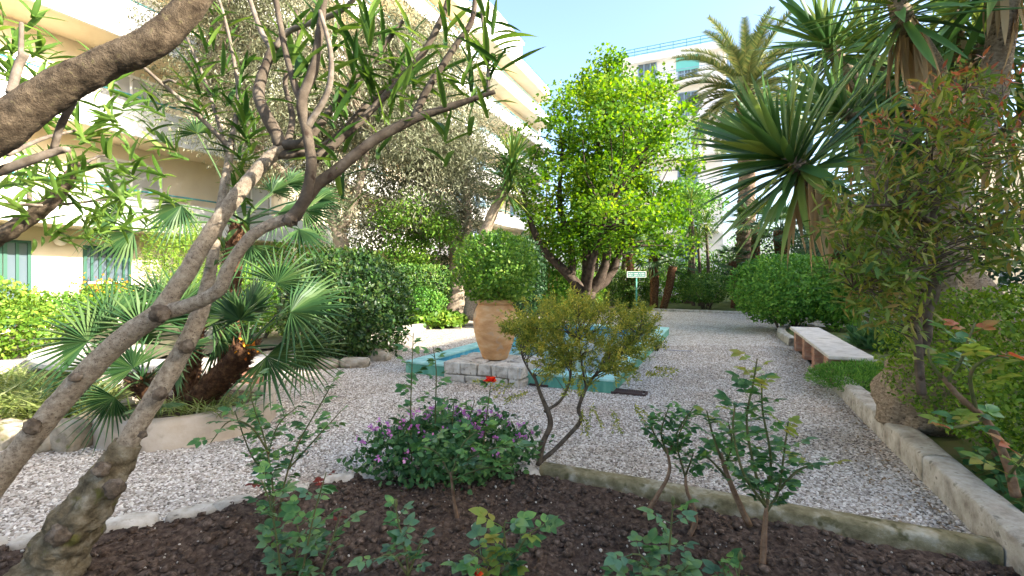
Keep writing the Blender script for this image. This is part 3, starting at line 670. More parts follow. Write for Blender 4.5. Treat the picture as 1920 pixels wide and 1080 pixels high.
MB().gbox(LW-14,LW,-4,48,-.5,FH*NF+1.5).part('wall', M['wall'], lb)
MB().gbox(LW-14.2,LW+.45,-4.2,48.2,FH*NF+1.5,FH*NF+1.85).part('cornice', M['parapet'], lb)
ph = MB().gbox(LW-9,LW-.3,35.5,43.6,FH*NF+1.85,FH*NF+4.6).part('penthouse', M['parapet'], lb)
MB().gbox(LW-9.2,LW-.1,35.3,43.8,FH*NF+4.6,FH*NF+4.85).part('penthouse_roof', M['parapet'], ph)
for (a,b_,h) in ((45.0,45.9,1.6),(46.6,47.6,1.0)): MB().gbox(LW-3,LW-2,a,b_,FH*NF+1.85,FH*NF+1.85+h).part('chimney', M['parapet'], lb)
def bays(t): return t
for k in range(1,NF+1):
    z = FH*k
    for bi,(t0,t1,dp) in enumerate(((-3.5,15.5,1.7),(16.4,31,1.5),(31.9,47.5,1.5))):
        n = 40; O = []
        for i in range(n+1):
            a = math.pi*i/n; cx = (t0+t1)/2; hx = (t1-t0)/2
            ct = -math.copysign(abs(math.cos(a))**.16,math.cos(a)); sn = abs(math.sin(a))**.16
            O.append((cx+hx*ct, LW+.003+dp*sn))
        I = [(cx+(t-cx)*(1-.12/hx), LW+.003+max(0,(w-LW-.003)*(1-.12/dp))) for t,w in O]
        V = []; Fc = []
        for (zz,) in ((z,),(z+1.0,)):
            V += [G(w,t,zz) for t,w in O]; V += [G(w,t,zz+.0) for t,w in I]
        m = n+1
        for i in range(n):
            Fc += [(i,i+1,2*m+i+1,2*m+i),(m+i,3*m+i,3*m+i+1,m+i+1),(2*m+i,2*m+i+1,3*m+i+1,3*m+i),(i,m+i,m+i+1,i+1)]
        bal = part('balcony', V, Fc, M['parapet'], lb)
        V = [G(w,t,z+.02) for t,w in I]+[G(w,t,z+.2) for t,w in I]
        part('balcony_floor', V, [tuple(range(m-1,-1,-1)),tuple(range(m,2*m))], M['wall'], bal)
        V, Fc = tube([G(w,t,z+1.22) for t,w in O], .028, 6); hr = part('handrail', V, Fc, M['rail'], bal)
        for i in range(2,n-1,3): 
            V, Fc = tube([G(O[i][1]-.03,O[i][0],z+1.0),G(O[i][1]-.03,O[i][0],z+1.22)], .016, 5); part('rail_post', V, Fc, M['rail'], bal)
    for t in (1,8.2,12.6,20,24.4,31,35,41,45):
        if k < NF: win(lb, LW,0,t,t+1.9,z+.25,z+2.45,'w+', M['white'], 1, M['shutter_blue'] if t > 28 else None)
# ground floor: green framed window with bars, glazed door, globe lamp
def face_t(px):    # position along the left facade seen at this pixel column
    r = (px-960)/F; return (LW*UY - r*(-LW*UX))/(r*UY-UX)
ta,tb = face_t(155),face_t(244)
w_ = win(lb, LW,0,ta,tb,.15,2.45,'w+', M['frame_green'], 5)
MB().gbox(LW+.062,LW+.075,ta+.1,tb-.1,1.25,1.31).part('cross_bar', M['white'], w_)
for (a,b_) in ((face_t(-60),face_t(2)),(face_t(4),face_t(57))): win(lb, LW,0,a,b_,.05,2.5,'w+', M['frame_green'], 1)
c_ = G(LW+.14,face_t(109),2.55); V, Fc = lathe([(.001,-.16),(.08,-.14),(.14,-.08),(.16,0),(.14,.08),(.08,.14),(.001,.16)], c_, 18)
gl = part('wall_lamp', V, Fc, M['globe'], lb, True)
for a in (20,24,30,34): win(lb, LW,0,a,a+1.6,.2,2.4,'w+', M['white'], 1, M['shutter_blue'])

BT = 39.5; BF = 2.9
bb = thing('apartment_building', 'pale apartment block with teal shutters behind the date palm', 'building', G(-6,BT,0))
BH = 18.9
MB().gbox(-7.6,0,BT,BT+12,-.5,BH).part('wall', M['greywall'], bb)
MB().gbox(-7.9,.25,BT-.5,BT+12.3,BH,BH+.55).part('cornice', M['parapet'], bb)
for z in (.75,1.0,1.25):
    V, Fc = tube([G(-7.7,BT-.3,BH+z),G(.1,BT-.3,BH+z)], .03, 6); part('roof_rail', V, Fc, M['rail'], bb)
for i in range(8):
    V, Fc = tube([G(-7.6+i,BT-.3,BH+.55),G(-7.6+i,BT-.3,BH+1.25)], .025, 6); part('rail_post', V, Fc, M['rail'], bb)
for k in range(6):
    z = 2.4+BF*k
    bal = MB().gbox(-7.3,-.3,BT-1.0,BT-.003,z-.35,z-.15).part('balcony', M['parapet'], bb)
    for zz in (.85,.45): 
        V, Fc = tube([G(-7.2,BT-.95,z-.15+zz),G(-.4,BT-.95,z-.15+zz)], .028, 5); part('rail', V, Fc, M['shutter_blue'], bal)
    bars = MB()
    for i in range(34): bars.gbox(-7.1+i*.2-.011,-7.1+i*.2+.011,BT-.96,BT-.94,z-.15,z+.7)
    bars.part('balusters', M['shutter_blue'], bal)['kind'] = 'stuff'
    for j,w in enumerate((-6.4,-3.3)):
        f = win(bb, w,w+1.5,BT,0,z,z+2.1,'t-', M['shutter_blue'], 2, None)
        if (k == 5 and j == 1) or (k < 5 and (j+k)%2 == 0):
            MB().gbox(w-.1,w+1.6,BT-.14,BT-.075,z+(.9 if k==5 else .1),z+2.2).part('shutter', M['awning'] if k == 5 else M['shutter'], f)
rb = thing('apartment_building', 'pale building standing behind the yuccas at the right edge', 'building', G(15,15,0))
MB().gbox(15,25,-16,46,-.5,9.6).part('wall', M['wall'], rb)
MB().gbox(14.7,25.2,-16.2,46.2,9.6,9.9).part('cornice', M['parapet'], rb)
for k in range(3):
    for t in (24,28,32,36,40): win(rb, 15,0,t,t+1.3,.9+2.9*k,2.7+2.9*k,'w-', M['white'], 1, None)
# ================================================================ plants: builders
UP = np.array((0.,0.,1.))
def shrub(name, label, cat, c, rad, n, L, mat, box=0.0, tm=DIAM, asp=.5, base_z=0.0, stems=5, stem_mat=None, group=None, amp=.13, nf=2.2, updir=.35, shell=.30):
    c = np.asarray(c,float); rad = np.asarray(rad,float)
    th = thing(name, label, cat, (c[0],c[1],base_z), group)
    d = rdir(n); sd_ = random.random()*90
    if box:
        u = d/np.max(np.abs(d),axis=1,keepdims=True); dd = d*(1-box)+u*box
    else: dd = d
    nz = np.array([mnoise.noise(Vector(q)*nf+Vector((sd_,0,0)))+.6*mnoise.noise(Vector(q)*nf*2.6+Vector((0,sd_,0))) for q in d])
    rr = (1+amp*nz)*(1-shell*rng.random(n)**1.6); inner = rng.random(n) < .2; rr[inner] *= rng.uniform(.45,.85,inner.sum())
    P = c + dd*rad*rr[:,None]; k = P[:,2] > base_z+.02; P,dk = P[k],d[k]; m = len(P)
    D = dk*.55+rdir(m)*.75+UP*updir; N = dk+rdir(m)*.55+UP*.3
    Ls = L*rng.uniform(.65,1.25,m)
    leaves('foliage', P, D, N, Ls, Ls*asp, tm, mat, th)
    mb = MB()
    for i in range(stems):
        a = random.uniform(0,6.28); r0 = random.uniform(.02,.18)*min(rad[0],rad[1])
        p0 = np.array((c[0]+r0*math.cos(a),c[1]+r0*math.sin(a),base_z-.05)); p2 = c+np.array((math.cos(a)*rad[0]*.5,math.sin(a)*rad[1]*.5,rad[2]*random.uniform(-.1,.4)))
        p1 = (p0+p2)/2+np.array((random.uniform(-.06,.06),random.uniform(-.06,.06),.0)); q,r_ = spline([p0,p1,p2],[.022,.017,.008],.12); mb.tube(q,r_*max(1,rad[0]),6)
    if stems: mb.part('stems', stem_mat or M['bark_dark'], th, True)
    return th
def clump_cloud(cents, rads, n, L, asp, tm, mat, th, name='crown', updir=.1, flat_=.75, droop=0.0):
    """leaves gathered in clumps round the twig ends of a crown"""
    cents = np.asarray(cents); k = rng.integers(0,len(cents),n); g = rng.normal(0,1,(n,3)); g /= np.maximum(1,np.linalg.norm(g,axis=1)/1.9)[:,None]
    P = cents[k]+g*np.asarray(rads)[k][:,None]*np.array((.6,.6,.6*flat_))
    D = nrm(g)*.5+rdir(n)*.8+UP*updir-UP*droop; N = rdir(n)*.7+UP*.8; Ls = L*rng.uniform(.6,1.3,n)
    return leaves(name, P, D, N, Ls, Ls*asp, tm, mat, th)
def twigs(mb, cents, skel, r0=.02, r1=.005, n=5, sag=.1):
    S = np.vstack([s[0] for s in skel]); SR = np.concatenate([s[1] for s in skel])
    for c_ in cents:
        dd = np.linalg.norm(S-c_,axis=1)+np.maximum(0,S[:,2]-c_[2]+.1)*1.2; i = int(np.argmin(dd)); p = S[i]
        L = np.linalg.norm(c_-p); m = (p+c_)/2+np.array((random.uniform(-1,1),random.uniform(-1,1),random.uniform(0,1)))*L*sag
        q,r_ = spline([p,m,c_],[min(r0,SR[i]*.8),(r0+r1)/2*.8,r1],max(.12,L/6)); mb.tube(q,r_,n,False)

def fan_frond(parent, H, C, fdir, N, rad, seg=22, spread=R(215), mat=None, droop=.18, pr=.008, tw_=.085):
    """petiole from the head H to the hub C, then a pleated fan of free-tipped segments"""
    H,C = np.asarray(H,float),np.asarray(C,float); D = nrm(np.asarray(fdir,float)); N = np.asarray(N,float); S = nrm(np.cross(N,D)); N2 = np.cross(D,S)
    mid = (H+C)/2+UP*.06*np.linalg.norm(C-H); q,r_ = spline([H,mid,C],[pr*1.5,pr,pr*.8],.12); V, Fc = tube(q,r_,5,False); V = list(V); Fc = list(Fc)
    da = spread/seg
    for i in range(seg):
        a = -spread/2+da*(i+.5); L = rad*(1-.16*abs(a)/(spread/2))*random.uniform(.9,1.06); w = .36*L
        tr = random.uniform(.7,1.3)*droop; aj = a+random.uniform(-.03,.03)
        P = lambda r,an,z: C+D*(r*math.cos(an))+S*(r*math.sin(an))+N2*z-UP*(tr*(r/rad)**2.2*rad)
        n = len(V); lift = .10*rad*math.cos(a)*0
        V += [C, P(w,a-da*.5,-.012), P(w,aj,.018), P(w,a+da*.5,-.012), P(L*.78,aj-da*tw_,0), P(L*.78,aj+da*tw_,0), P(L,aj,-.01)]
        Fc += [(n,n+1,n+2),(n,n+2,n+3),(n+1,n+4,n+2),(n+2,n+4,n+5),(n+2,n+5,n+3),(n+4,n+6,n+5)]
    return part('frond', V, Fc, mat or M['l_fan'], parent)

def blade_mesh(name, L, W, droop, mat, seg=7):
    V = []; Fc = []
    for i in range(seg+1):
        s = i/seg; w = W*(.55+.9*s*(1-s)*1.9)*(1-s**5)*.62 if i < seg else 0
        z = -droop*s*s*L
        V += [(s*L,w,z+w*.45),(s*L,0,z),(s*L,-w,z+w*.45)]
    for i in range(seg):
        a = i*3; Fc += [(a,a+1,a+4,a+3),(a+1,a+2,a+5,a+4)]
    me = mesh_from(name, V, Fc); me.materials.append(mat); return smooth(me)
YB = [blade_mesh('blade', .8, .054, d, M['l_yucca']) for d in (.03,.08,.16)]
YD = [blade_mesh('dry_blade', .7, .05, d, M['l_yuccadry']) for d in (.05,.2)]
def yucca_head(th, c, axis, n, sc=1.0, dry=0, amax=105):
    c = np.asarray(c,float); A = nrm(np.asarray(axis,float)); ref = np.cross(A,(0.3,.9,.2)); B = nrm(ref); C2 = np.cross(A,B)
    hd = part('crown_core', *tube([c-A*.22,c-A*.05,c+A*.1,c+A*.2],[.055,.075,.05,.01],10), M['bark_yucca'], th, True)
    ga = 2.39996
    for i in range(n):
        f = (i+.5)/n; pol = R(8+(amax-8)*f**.8)+random.uniform(-.1,.1); az = i*ga+random.uniform(-.2,.2)
        d = A*math.cos(pol)+(B*math.cos(az)+C2*math.sin(az))*math.sin(pol)
        d = nrm(d+rng.normal(0,.05,3)-UP*.05); nn = A*math.sin(pol)-(B*math.cos(az)+C2*math.sin(az))*math.cos(pol)+UP*.25
        leaf_obj('blade', YB[random.choice((0,0,1,1,2))], hd, c+A*(.12-.25*f)+d*.03, d, nn, sc*random.uniform(.8,1.1)*(1-.12*(1-f)))
    for i in range(dry):
        az = random.uniform(0,6.28); o = (B*math.cos(az)+C2*math.sin(az)); d = nrm(-UP*1.3+o*.35-A*.15+rng.normal(0,.1,3))
        leaf_obj('dry_blade', random.choice(YD), hd, c-A*random.uniform(.1,.32)+o*.06, d, o, sc*random.uniform(.55,1.0))
    return hd

# ================================================================ oleanders in the foreground
OL = [blade_mesh('leaf', 1.0, .115, d, M['l_ole'], 6) for d in (.05,.18,.35)]
OLB = [blade_mesh('leaf', 1.0, .145, d, M['l_ole_b'], 6) for d in (.05,.2,.3)]
def whorl(th, p, axis, n, L, meshes, back=.12):
    A = nrm(np.asarray(axis,float)); B = nrm(np.cross(A,(.31,.72,.4))); C2 = np.cross(A,B); p = np.asarray(p,float)
    for i in range(n):
        pol = R(random.uniform(15,85)); az = random.uniform(0,6.28); o = B*math.cos(az)+C2*math.sin(az)
        d = nrm(A*math.cos(pol)+o*math.sin(pol)); nn = A*math.sin(pol)-o*math.cos(pol)+UP*.4
        leaf_obj('leaf', random.choice(meshes), th, p-A*random.uniform(0,back), d, nn, L*random.uniform(.7,1.15))
BR = .76
def px_path(pts): return [at(*p) for p in pts]
def branch(th, pts, rad, mat, name='branch', n=10, rough=.1, step=.035, ns=12, br=None, fine=0.0):
    P, r = spline(px_path(pts), np.asarray(rad)*(br or BR), step); V, Fc = tube(P, r, n, True, rough, ns, random.random()*60, fine); part(name, V, Fc, mat, th, True); return P
TA = thing('oleander_tree', 'oleander with a mossy burled base and pale leaning trunk at lower left', 'tree', at(60,1120,2.15)*np.array((1,1,0)))
burl = branch(TA, [(40,1190,2.12),(85,1085,2.14),(130,1010,2.15),(170,945,2.15),(212,880,2.17),(240,830,2.19)], [.22,.16,.135,.115,.088,.072], M['bark_burl'], 'burl', 60, .34, .011, 11, .80, .10)
branch(TA, [(205,895,2.17),(235,838,2.185),(270,778,2.2),(335,670,2.25),(376,585,2.3),(396,500,2.35),(412,400,2.4),(428,310,2.45),(432,268,2.45)], [.07,.076,.072,.072,.064,.045,.04,.033,.03], M['bark_ole'], 'trunk', 40, .10, .011, 10, .585, .035)
for (px,py,r_) in ((335,670,.085),(297,735,.078),(385,945,.05),(262,790,.07)):
    pass
def knot(th, px, py, d, r):
    c_ = at(px,py,d); v, f = sub_ico(IV2, IF2); s_ = Vector((random.random()*30,)*3)
    dd = np.array([1+.35*mnoise.noise(Vector(q)*2.2+s_) for q in v]); part('knot', c_+v*dd[:,None]*r*.66, f, M['bark_knot'], th, True)
for k_ in ((350,650,2.19,.05),(300,738,2.15,.045),(190,880,2.08,.05),(268,815,2.13,.025),(215,915,2.08,.06),(115,1000,2.05,.07)): knot(TA,*k_)
TWA = [branch(TA, p, r_, M['bark_twig'], 'branch', 8, .08, .04) for p,r_ in (
 ([(430,275,2.45),(405,250,2.42),(355,200,2.35),(305,158,2.28),(268,125,2.2)],[.02,.016,.014,.012,.009]),
 ([(425,285,2.45),(405,215,2.5),(380,140,2.55),(350,70,2.6)],[.017,.013,.011,.007]),
 ([(432,272,2.45),(447,190,2.5),(438,110,2.55),(420,30,2.6),(400,-30,2.6)],[.02,.015,.013,.011,.009]),
 ([(300,158,2.28),(318,150,2.27),(330,155,2.26)],[.01,.009,.008]))]
TB = thing('oleander_tree', 'oleander with a long smooth forking trunk crossing the left foreground', 'tree', at(-140,1100,2.1)*np.array((1,1,0)))
branch(TB, [(-150,1130,2.1),(-75,1000,2.1),(0,893,2.1),(75,800,2.1),(150,714,2.1),(225,640,2.1),(303,584,2.1)], [.11,.09,.085,.083,.08,.078,.072], M['bark_ole'], 'trunk', 40, .10, .011, 10, .585, .035)
b1 = branch(TB, [(295,592,2.1),(345,518,2.12),(392,442,2.15),(440,372,2.18),(490,312,2.2),(530,272,2.22)], [.068,.062,.058,.055,.05,.042], M['bark_ole'], 'branch', 34, .1, .011, 12, .60, .035)
b2 = branch(TB, [(290,590,2.1),(350,574,2.08),(408,545,2.05),(430,498,2.03),(470,445,2.02),(510,420,2.02),(550,408,2.02)], [.06,.052,.046,.043,.04,.038,.036], M['bark_ole'], 'branch', 34, .12, .011, 12, .60, .035)
for k_ in ((300,588,2.04,.06),(142,707,2.05,.035),(62,800,2.05,.05),(545,412,2.0,.045)): knot(TB,*k_)
for p,r_ in (
 ([(528,276,2.22),(516,248,2.22),(498,214,2.22),(485,172,2.23),(500,120,2.25),(516,82,2.27)],[.04,.038,.036,.033,.028,.022]),
 ([(512,95,2.26),(490,60,2.3),(472,10,2.35),(455,-40,2.4)],[.02,.016,.014,.012]),
 ([(516,90,2.26),(540,60,2.25),(590,40,2.2),(640,20,2.15),(680,-20,2.1)],[.02,.018,.016,.015,.012]),
 ([(546,412,2.02),(572,372,2.0),(584,310,1.98),(576,250,1.98),(566,190,1.98),(588,130,1.98),(598,70,1.98),(612,-30,2.0)],[.036,.032,.029,.028,.028,.027,.021,.018]),
 ([(568,200,1.98),(550,150,2.0),(532,80,2.02),(512,-30,2.05)],[.022,.018,.016,.014]),
 ([(550,408,2.02),(590,352,2.05),(640,312,2.05),(700,264,2.05),(780,222,2.05),(850,198,2.05),(928,172,2.05)],[.037,.034,.032,.029,.025,.02,.012]),
 ([(775,224,2.05),(800,170,2.05),(850,92,2.05),(884,40,2.05),(893,-30,2.05)],[.022,.02,.018,.015,.012]),
 ([(590,300,2.1),(660,242,2.15),(720,182,2.2),(786,110,2.2),(830,30,2.2),(850,-40,2.2)],[.026,.022,.021,.02,.018,.015]),
 ([(530,272,2.22),(575,262,2.2),(640,180,2.25),(700,110,2.3),(755,40,2.35)],[.032,.026,.02,.016,.012]),
 ([(520,290,2.22),(580,285,2.25),(625,262,2.3),(680,205,2.35),(740,150,2.4),(790,120,2.45)],[.03,.026,.022,.018,.014,.009]),
 ([(575,240,1.98),(615,170,1.96),(620,100,1.95),(600,20,1.95)],[.02,.016,.013,.01]),
 ([(916,176,2.05),(914,110,2.05),(905,40,2.05),(900,-20,2.05)],[.011,.010,.009,.007]),
 ([(536,280,2.22),(548,220,2.3),(535,150,2.35),(560,90,2.4),(555,20,2.4)],[.024,.018,.014,.012,.01])):
    branch(TB, p, r_, M['bark_dark'] if r_[0] > .021 else M['bark_twig'], 'branch', 16, .14, .02, 14, None, .04)
tipsB = [(600,10,2),(640,45,2.1),(690,15,2.1),(722,65,2.2),(770,40,2.3),(800,65,2.1),(842,25,2.2),(880,70,2.05),(905,15,2.05),(914,95,2.05),(925,40,2.1),(862,120,2.05),(545,85,2.3),(560,25,2.3),(735,170,2.05),(835,182,2.05),(690,125,2.3),(655,150,2.2),(625,200,2.1),(600,265,2.1),(780,110,2.3),(740,110,2.4),(670,70,2.2)]
for (x,y,d) in tipsB: whorl(TB, at(x,y,d), (random.uniform(-.3,.3),random.uniform(-.3,.3),.9), 11, .19, OL, .34)
tipsA = [(420,130,2.5),(395,75,2.5),(445,140,2.5),(442,195,2.5),(470,250,2.5),(350,150,2.35),(312,150,2.3),(445,280,2.45),(462,215,2.5),(350,70,2.6),(425,40,2.6),(380,110,2.6),(400,20,2.6),(440,350,2.4),(425,450,2.4),(470,100,2.6),(490,180,2.6)]
for (x,y,d) in tipsA: whorl(TA, at(x,y,d), (random.uniform(-.5,.5),random.uniform(-.3,.3),.9), 11, .17, OL, .34)
TC = thing('oleander_tree', 'tree whose thick dark limb arches across the top left corner', 'tree', at(-420,1000,1.8)*np.array((1,1,0)))
branch(TC, [(-420,1250,1.9),(-380,900,1.8),(-280,560,1.65),(-130,340,1.55),(-10,250,1.5),(100,172,1.5),(200,119,1.5),(285,80,1.5),(345,25,1.5),(400,-50,1.5)], [.13,.11,.1,.095,.094,.082,.074,.07,.066,.06], M['bark_thick'], 'limb', 64, .09, .010, 13, .64, .05)
for p,r_ in (([(-40,335,1.6),(50,303,1.6),(108,283,1.62),(128,280,1.62)],[.022,.02,.017,.012]),([(100,284,1.62),(112,240,1.6),(138,190,1.55)],[.015,.014,.014]),([(20,175,1.55),(36,120,1.6),(48,100,1.6)],[.018,.017,.015]),([(38,112,1.6),(40,80,1.6),(40,42,1.6)],[.01,.009,.008]),([(15,290,1.8),(80,260,2.0),(140,245,2.2)],[.012,.01,.008])):
    branch(TC, p, r_, M['bark_twig'], 'branch', 10, .08, .03)
tipsC = [(30,60,2),(65,25,2.1),(90,110,2.1),(20,130,2),(110,145,2.1),(60,150,2.1),(165,185,2.3),(170,245,2.3),(150,255,2.2),(120,300,2.2),(60,295,2.2),(185,300,2.3),(200,330,2.6),(235,195,2.4),(262,232,2.5),(10,30,2),(10,90,2.2),(240,270,2.6),(205,215,2.4),(85,75,2.3)]
for (x,y,d) in tipsC: whorl(TC, at(x,y,d), (random.uniform(-.6,.6),random.uniform(-.3,.3),.4), 12, .135, OLB, .25)
TD = thing('oleander_tree', 'leafy oleander with a rough brown trunk leaning in from the left edge', 'tree', at(-260,900,3.0)*np.array((1,1,0)))
branch(TD, [(-330,960,3.0),(-200,650,3.0),(-60,490,3.0),(20,432,3.0),(75,395,3.0),(115,355,3.0),(145,305,3.0)], [.09,.085,.075,.065,.058,.05,.035], M['bark_thick'], 'trunk', 14, .22, .03, 12)
for p,r_ in (([(60,405,3),(55,360,3),(70,310,3)],[.02,.016,.012]),([(-60,380,2.8),(20,382,2.8),(80,385,2.9)],[.014,.012,.01]),([(120,350,3),(170,300,3.1),(210,290,3.2)],[.015,.012,.008]),([(90,385,3),(150,380,3.1),(215,370,3.2)],[.015,.011,.007])):
    branch(TD, p, r_, M['bark_twig'], 'branch', 8, .1, .05)
for (x,y,d) in [(40,345,3),(100,360,3),(150,385,3.1),(205,345,3.2),(185,430,3.2),(228,425,3.2),(70,310,3),(215,372,3.2),(140,300,3),(20,370,2.9),(160,330,3.1),(95,320,3),(200,400,3.2),(145,345,3),(230,320,3.3),(240,360,3.3),(270,310,3.4),(255,185,3.4),(300,350,3.5),(120,430,3.2),(265,400,3.4),(210,150,3.3),(285,270,3.5),(180,100,3.3),(60,210,3.0),(30,250,3.0)]:
    whorl(TD, at(x,y,d), (random.uniform(-.6,.6),random.uniform(-.3,.3),.2), 11, .17, OLB, .25)

# ================================================================ fan palms in the round planter
FP = thing('fan_palm', 'clumping fan palm with shaggy leaning trunks in the round planter', 'palm tree', (PLC[0],PLC[1],.2))
def shag(th, pts, rad, name='trunk'):
    P, r = spline(pts, rad, .04); V, Fc = tube(P, r, 16, True, .22, 16); tr = part(name, V, Fc, M['fibre'], th, True)
    Q=[];D=[];Nn=[]
    T = nrm(np.gradient(P,axis=0))
    for _ in range(int(len(P)*16)):
        i = random.randrange(len(P)); o = rng.normal(0,1,3); o -= T[i]*np.dot(o,T[i]); o = nrm(o); Q.append(P[i]+o*r[i]*.85); D.append(T[i]*.8+o*.75); Nn.append(o)
    leaves('leaf_bases', Q, D, Nn, rng.uniform(.05,.12,len(Q)), rng.uniform(.018,.035,len(Q)), DIAM, M['fibre'], th)
    return P
d0 = 4.45
h1 = shag(FP, [at(338,800,4.5),at(380,745,4.45),at(425,695,4.4),at(462,652,4.35)], [.12,.12,.11,.095])[-1]
h2 = shag(FP, [at(352,800,4.75),at(352,720,4.8),at(360,640,4.85),at(372,560,4.9)], [.12,.11,.10,.085])[-1]
h3 = shag(FP, [at(320,800,4.55),at(290,755,4.5),at(268,715,4.45)], [.11,.1,.085])[-1]
fl = leaves('flower_stalk', np.tile(h1,(36,1))+rng.normal(0,.04,(36,3)), rng.normal(0,1,(36,3))+UP, rdir(36), .055, .025, DIAM, M['f_orange'], FP)
NB = np.array((0,-.75,.6))
fr = [ # head, hub px,py,depth, fan direction (x right, y away, z up), radius
 (h1,545,585,4.2,(1,.0,.25),.62),(h1,470,585,4.3,(.15,.2,1),.5),(h1,520,530,4.5,(.4,.4,.9),.5),(h1,500,668,4.0,(.75,-.2,-.5),.52),(h1,560,655,4.3,(.9,.1,-.45),.5),(h1,430,590,4.5,(-.4,.4,.9),.45),(h1,560,560,4.6,(.9,.5,.5),.55),(h1,450,600,4.1,(-.2,-.3,.9),.45),
 (h3,165,640,4.3,(-.9,.1,.55),.62),(h3,205,600,4.5,(-.6,.3,.8),.6),(h3,265,615,4.3,(-.1,.1,1),.58),(h3,310,600,4.6,(.3,.3,1),.55),(h3,215,745,3.9,(-.3,-.5,-.45),.42),(h3,250,690,4.1,(-.5,-.2,.6),.45),(h3,180,690,4.3,(-1,0,.1),.5),(h3,330,690,4.0,(.5,-.3,.7),.42),(h3,300,760,3.95,(.1,-.6,.1),.36),(h3,240,640,4.7,(-.3,.6,.8),.55),
 (h2,345,570,4.7,(-.3,.1,1),.55),(h2,400,600,4.6,(.7,.2,.5),.5),(h2,300,560,5.0,(-.5,.3,.8),.55),(h2,345,655,4.4,(.2,-.4,-.2),.45),(h2,410,640,4.5,(.8,-.1,-.2),.45),(h2,285,610,4.9,(-.9,.1,.3),.5)]
for (h,px,py,d,fd,r_) in fr:
    fan_frond(FP, h, at(px,py,d), fd, NB+rng.normal(0,.25,3), r_, random.choice((20,22,24)), R(random.uniform(170,220)), None, .16)
FQ = thing('fan_palm', 'taller slender fan palm with thin drooping fans behind the oleander trunks', 'palm tree', at(440,640,6.2)*np.array((1,1,0)))
h4 = shag(FQ, [at(430,690,6.2)*np.array((1,1,0)),at(432,560,6.2),at(440,470,6.2),at(450,420,6.2)], [.14,.12,.11,.1])[-1]
for (px,py,d,fd,r_) in [(570,395,6.0,(1,0,-.1),.58),(560,430,5.8,(.9,-.2,-.5),.55),(510,360,6.4,(.4,.3,.9),.5),(520,400,5.7,(.6,-.4,-.2),.55),(470,460,5.8,(.2,-.4,-.9),.55),(590,370,6.3,(1,.3,.3),.55),(225,400,5.6,(-1,-.1,.05),.6),(250,435,5.5,(-.9,-.2,-.35),.6),(340,385,5.6,(-.5,-.3,-.7),.6),(370,250,6.2,(-.2,.1,1),.5),(540,345,6.5,(.8,.2,.6),.55)]:
    fan_frond(FQ, h4, at(px,py,d), fd, NB+rng.normal(0,.3,3), r_, 18, R(random.uniform(150,210)), None, .3, .012, .05)

# ================================================================ left and middle shrubs, olive trees
shrub('clipped_shrub', 'big rounded dark clipped shrub beside the fan palms', 'shrub', at(650,578,8.7), (1.16,1.1,1.08), 15000, .085, M['l_clip'], .12, OVATE, .5, 0, 8)
shrub('jar_shrub', 'rounded leafy shrub growing out of the terracotta jar', 'shrub', np.array((JC[0]+.02,JC[1],1.58)), (.60,.56,.52), 8000, .055, M['l_lit'], .1, OVATE, .5, JC[2]+.80, 7, amp=.16)
shrub('dark_shrub', 'dark round shrub just behind the jar on its right', 'shrub', at(978,520,13.5), (.68,.7,1.2), 6000, .09, M['l_dark'], .1, OVATE, .5, 0, 4)
shrub('sunny_shrub', 'yellow green shrub in full sun at the far left edge', 'shrub', at(-20,610,8.0), (.85,1.0,.78), 5000, .085, M['l_hedge_y'], 0, OVATE, .5, 0, 4, amp=.25)
shrub('sunny_shrub', 'light green shrub under the barred window of the cream block', 'shrub', at(110,585,11.0), (1.2,.9,.42), 3500, .09, M['l_lit'], 0, OVATE, .5, 0, 4, amp=.25)
shrub('sunny_shrub', 'tall yellow green shrub right of the barred window', 'shrub', at(330,480,13.0), (.85,.8,1.35), 5000, .12, M['l_hedge_y'], 0, LANCE, .2, 0, 5, amp=.3)
fb_ = shrub('flowering_shrub', 'shrub dotted with orange flowers below the barred window', 'shrub', at(210,565,12.6), (.9,.6,.5), 3000, .09, M['l_lit'], 0, OVATE, .5, .0, 3, amp=.25)
q = at(205,538,12.2); P = q+rng.normal(0,1,(110,3))*np.array((.45,.25,.16)); leaves('blossom', P, rdir(110)+UP, rdir(110), .08, .06, DIAM, M['f_orange'], fb_)
shrub('low_hedge', 'low dark hedge between the clipped shrub and the olive trunk', 'hedge', at(775,535,14.0), (1.2,.7,.62), 6000, .08, M['l_box'], .5, OVATE, .5, 0, 3)
shrub('small_shrub', 'small rounded shrub left of the olive trunk', 'shrub', at(797,567,13.5), (.62,.5,.42), 3000, .07, M['l_green'], 0, OVATE, .5, .08, 3)
gc = shrub('ground_cover', 'bright yellow green leafy ground cover in sun by the olive trunk', 'plant', at(806,604,13.6), (1.0,.55,.30), 2600, .15, M['l_hedge_y'], .3, OVATE, .75, .08, 0)
shrub('bank_shrub', 'soft green shrub bank behind the curved bench', 'shrub', at(480,560,10.5), (1.6,.8,.75), 6000, .08, M['l_lit'], .2, OVATE, .5, 0, 4)
def tree(name, label, base, limbs, cents, rads, n, L, asp, mat, bark, tm=DIAM, tw=(.03,.008), updir=.1, droop=0.0, rough=.15, step=.2, ns=3.0, nseg=12, cat='tree', flat_=.75):
    th = thing(name, label, cat, (base[0],base[1],base[2] if len(base)>2 else 0)); mb = MB(); sk = []
    for pts,r_ in limbs: sk.append(limb(mb, pts, r_, nseg, step, rough, ns))
    mb.part('trunk', bark, th, True)
    tb = MB(); twigs(tb, cents, sk[1:] or sk, *tw); tb.part('branches', bark, th, True)
    clump_cloud(cents, rads, n, L, asp, tm, mat, th, 'crown', updir, flat_, droop); return th
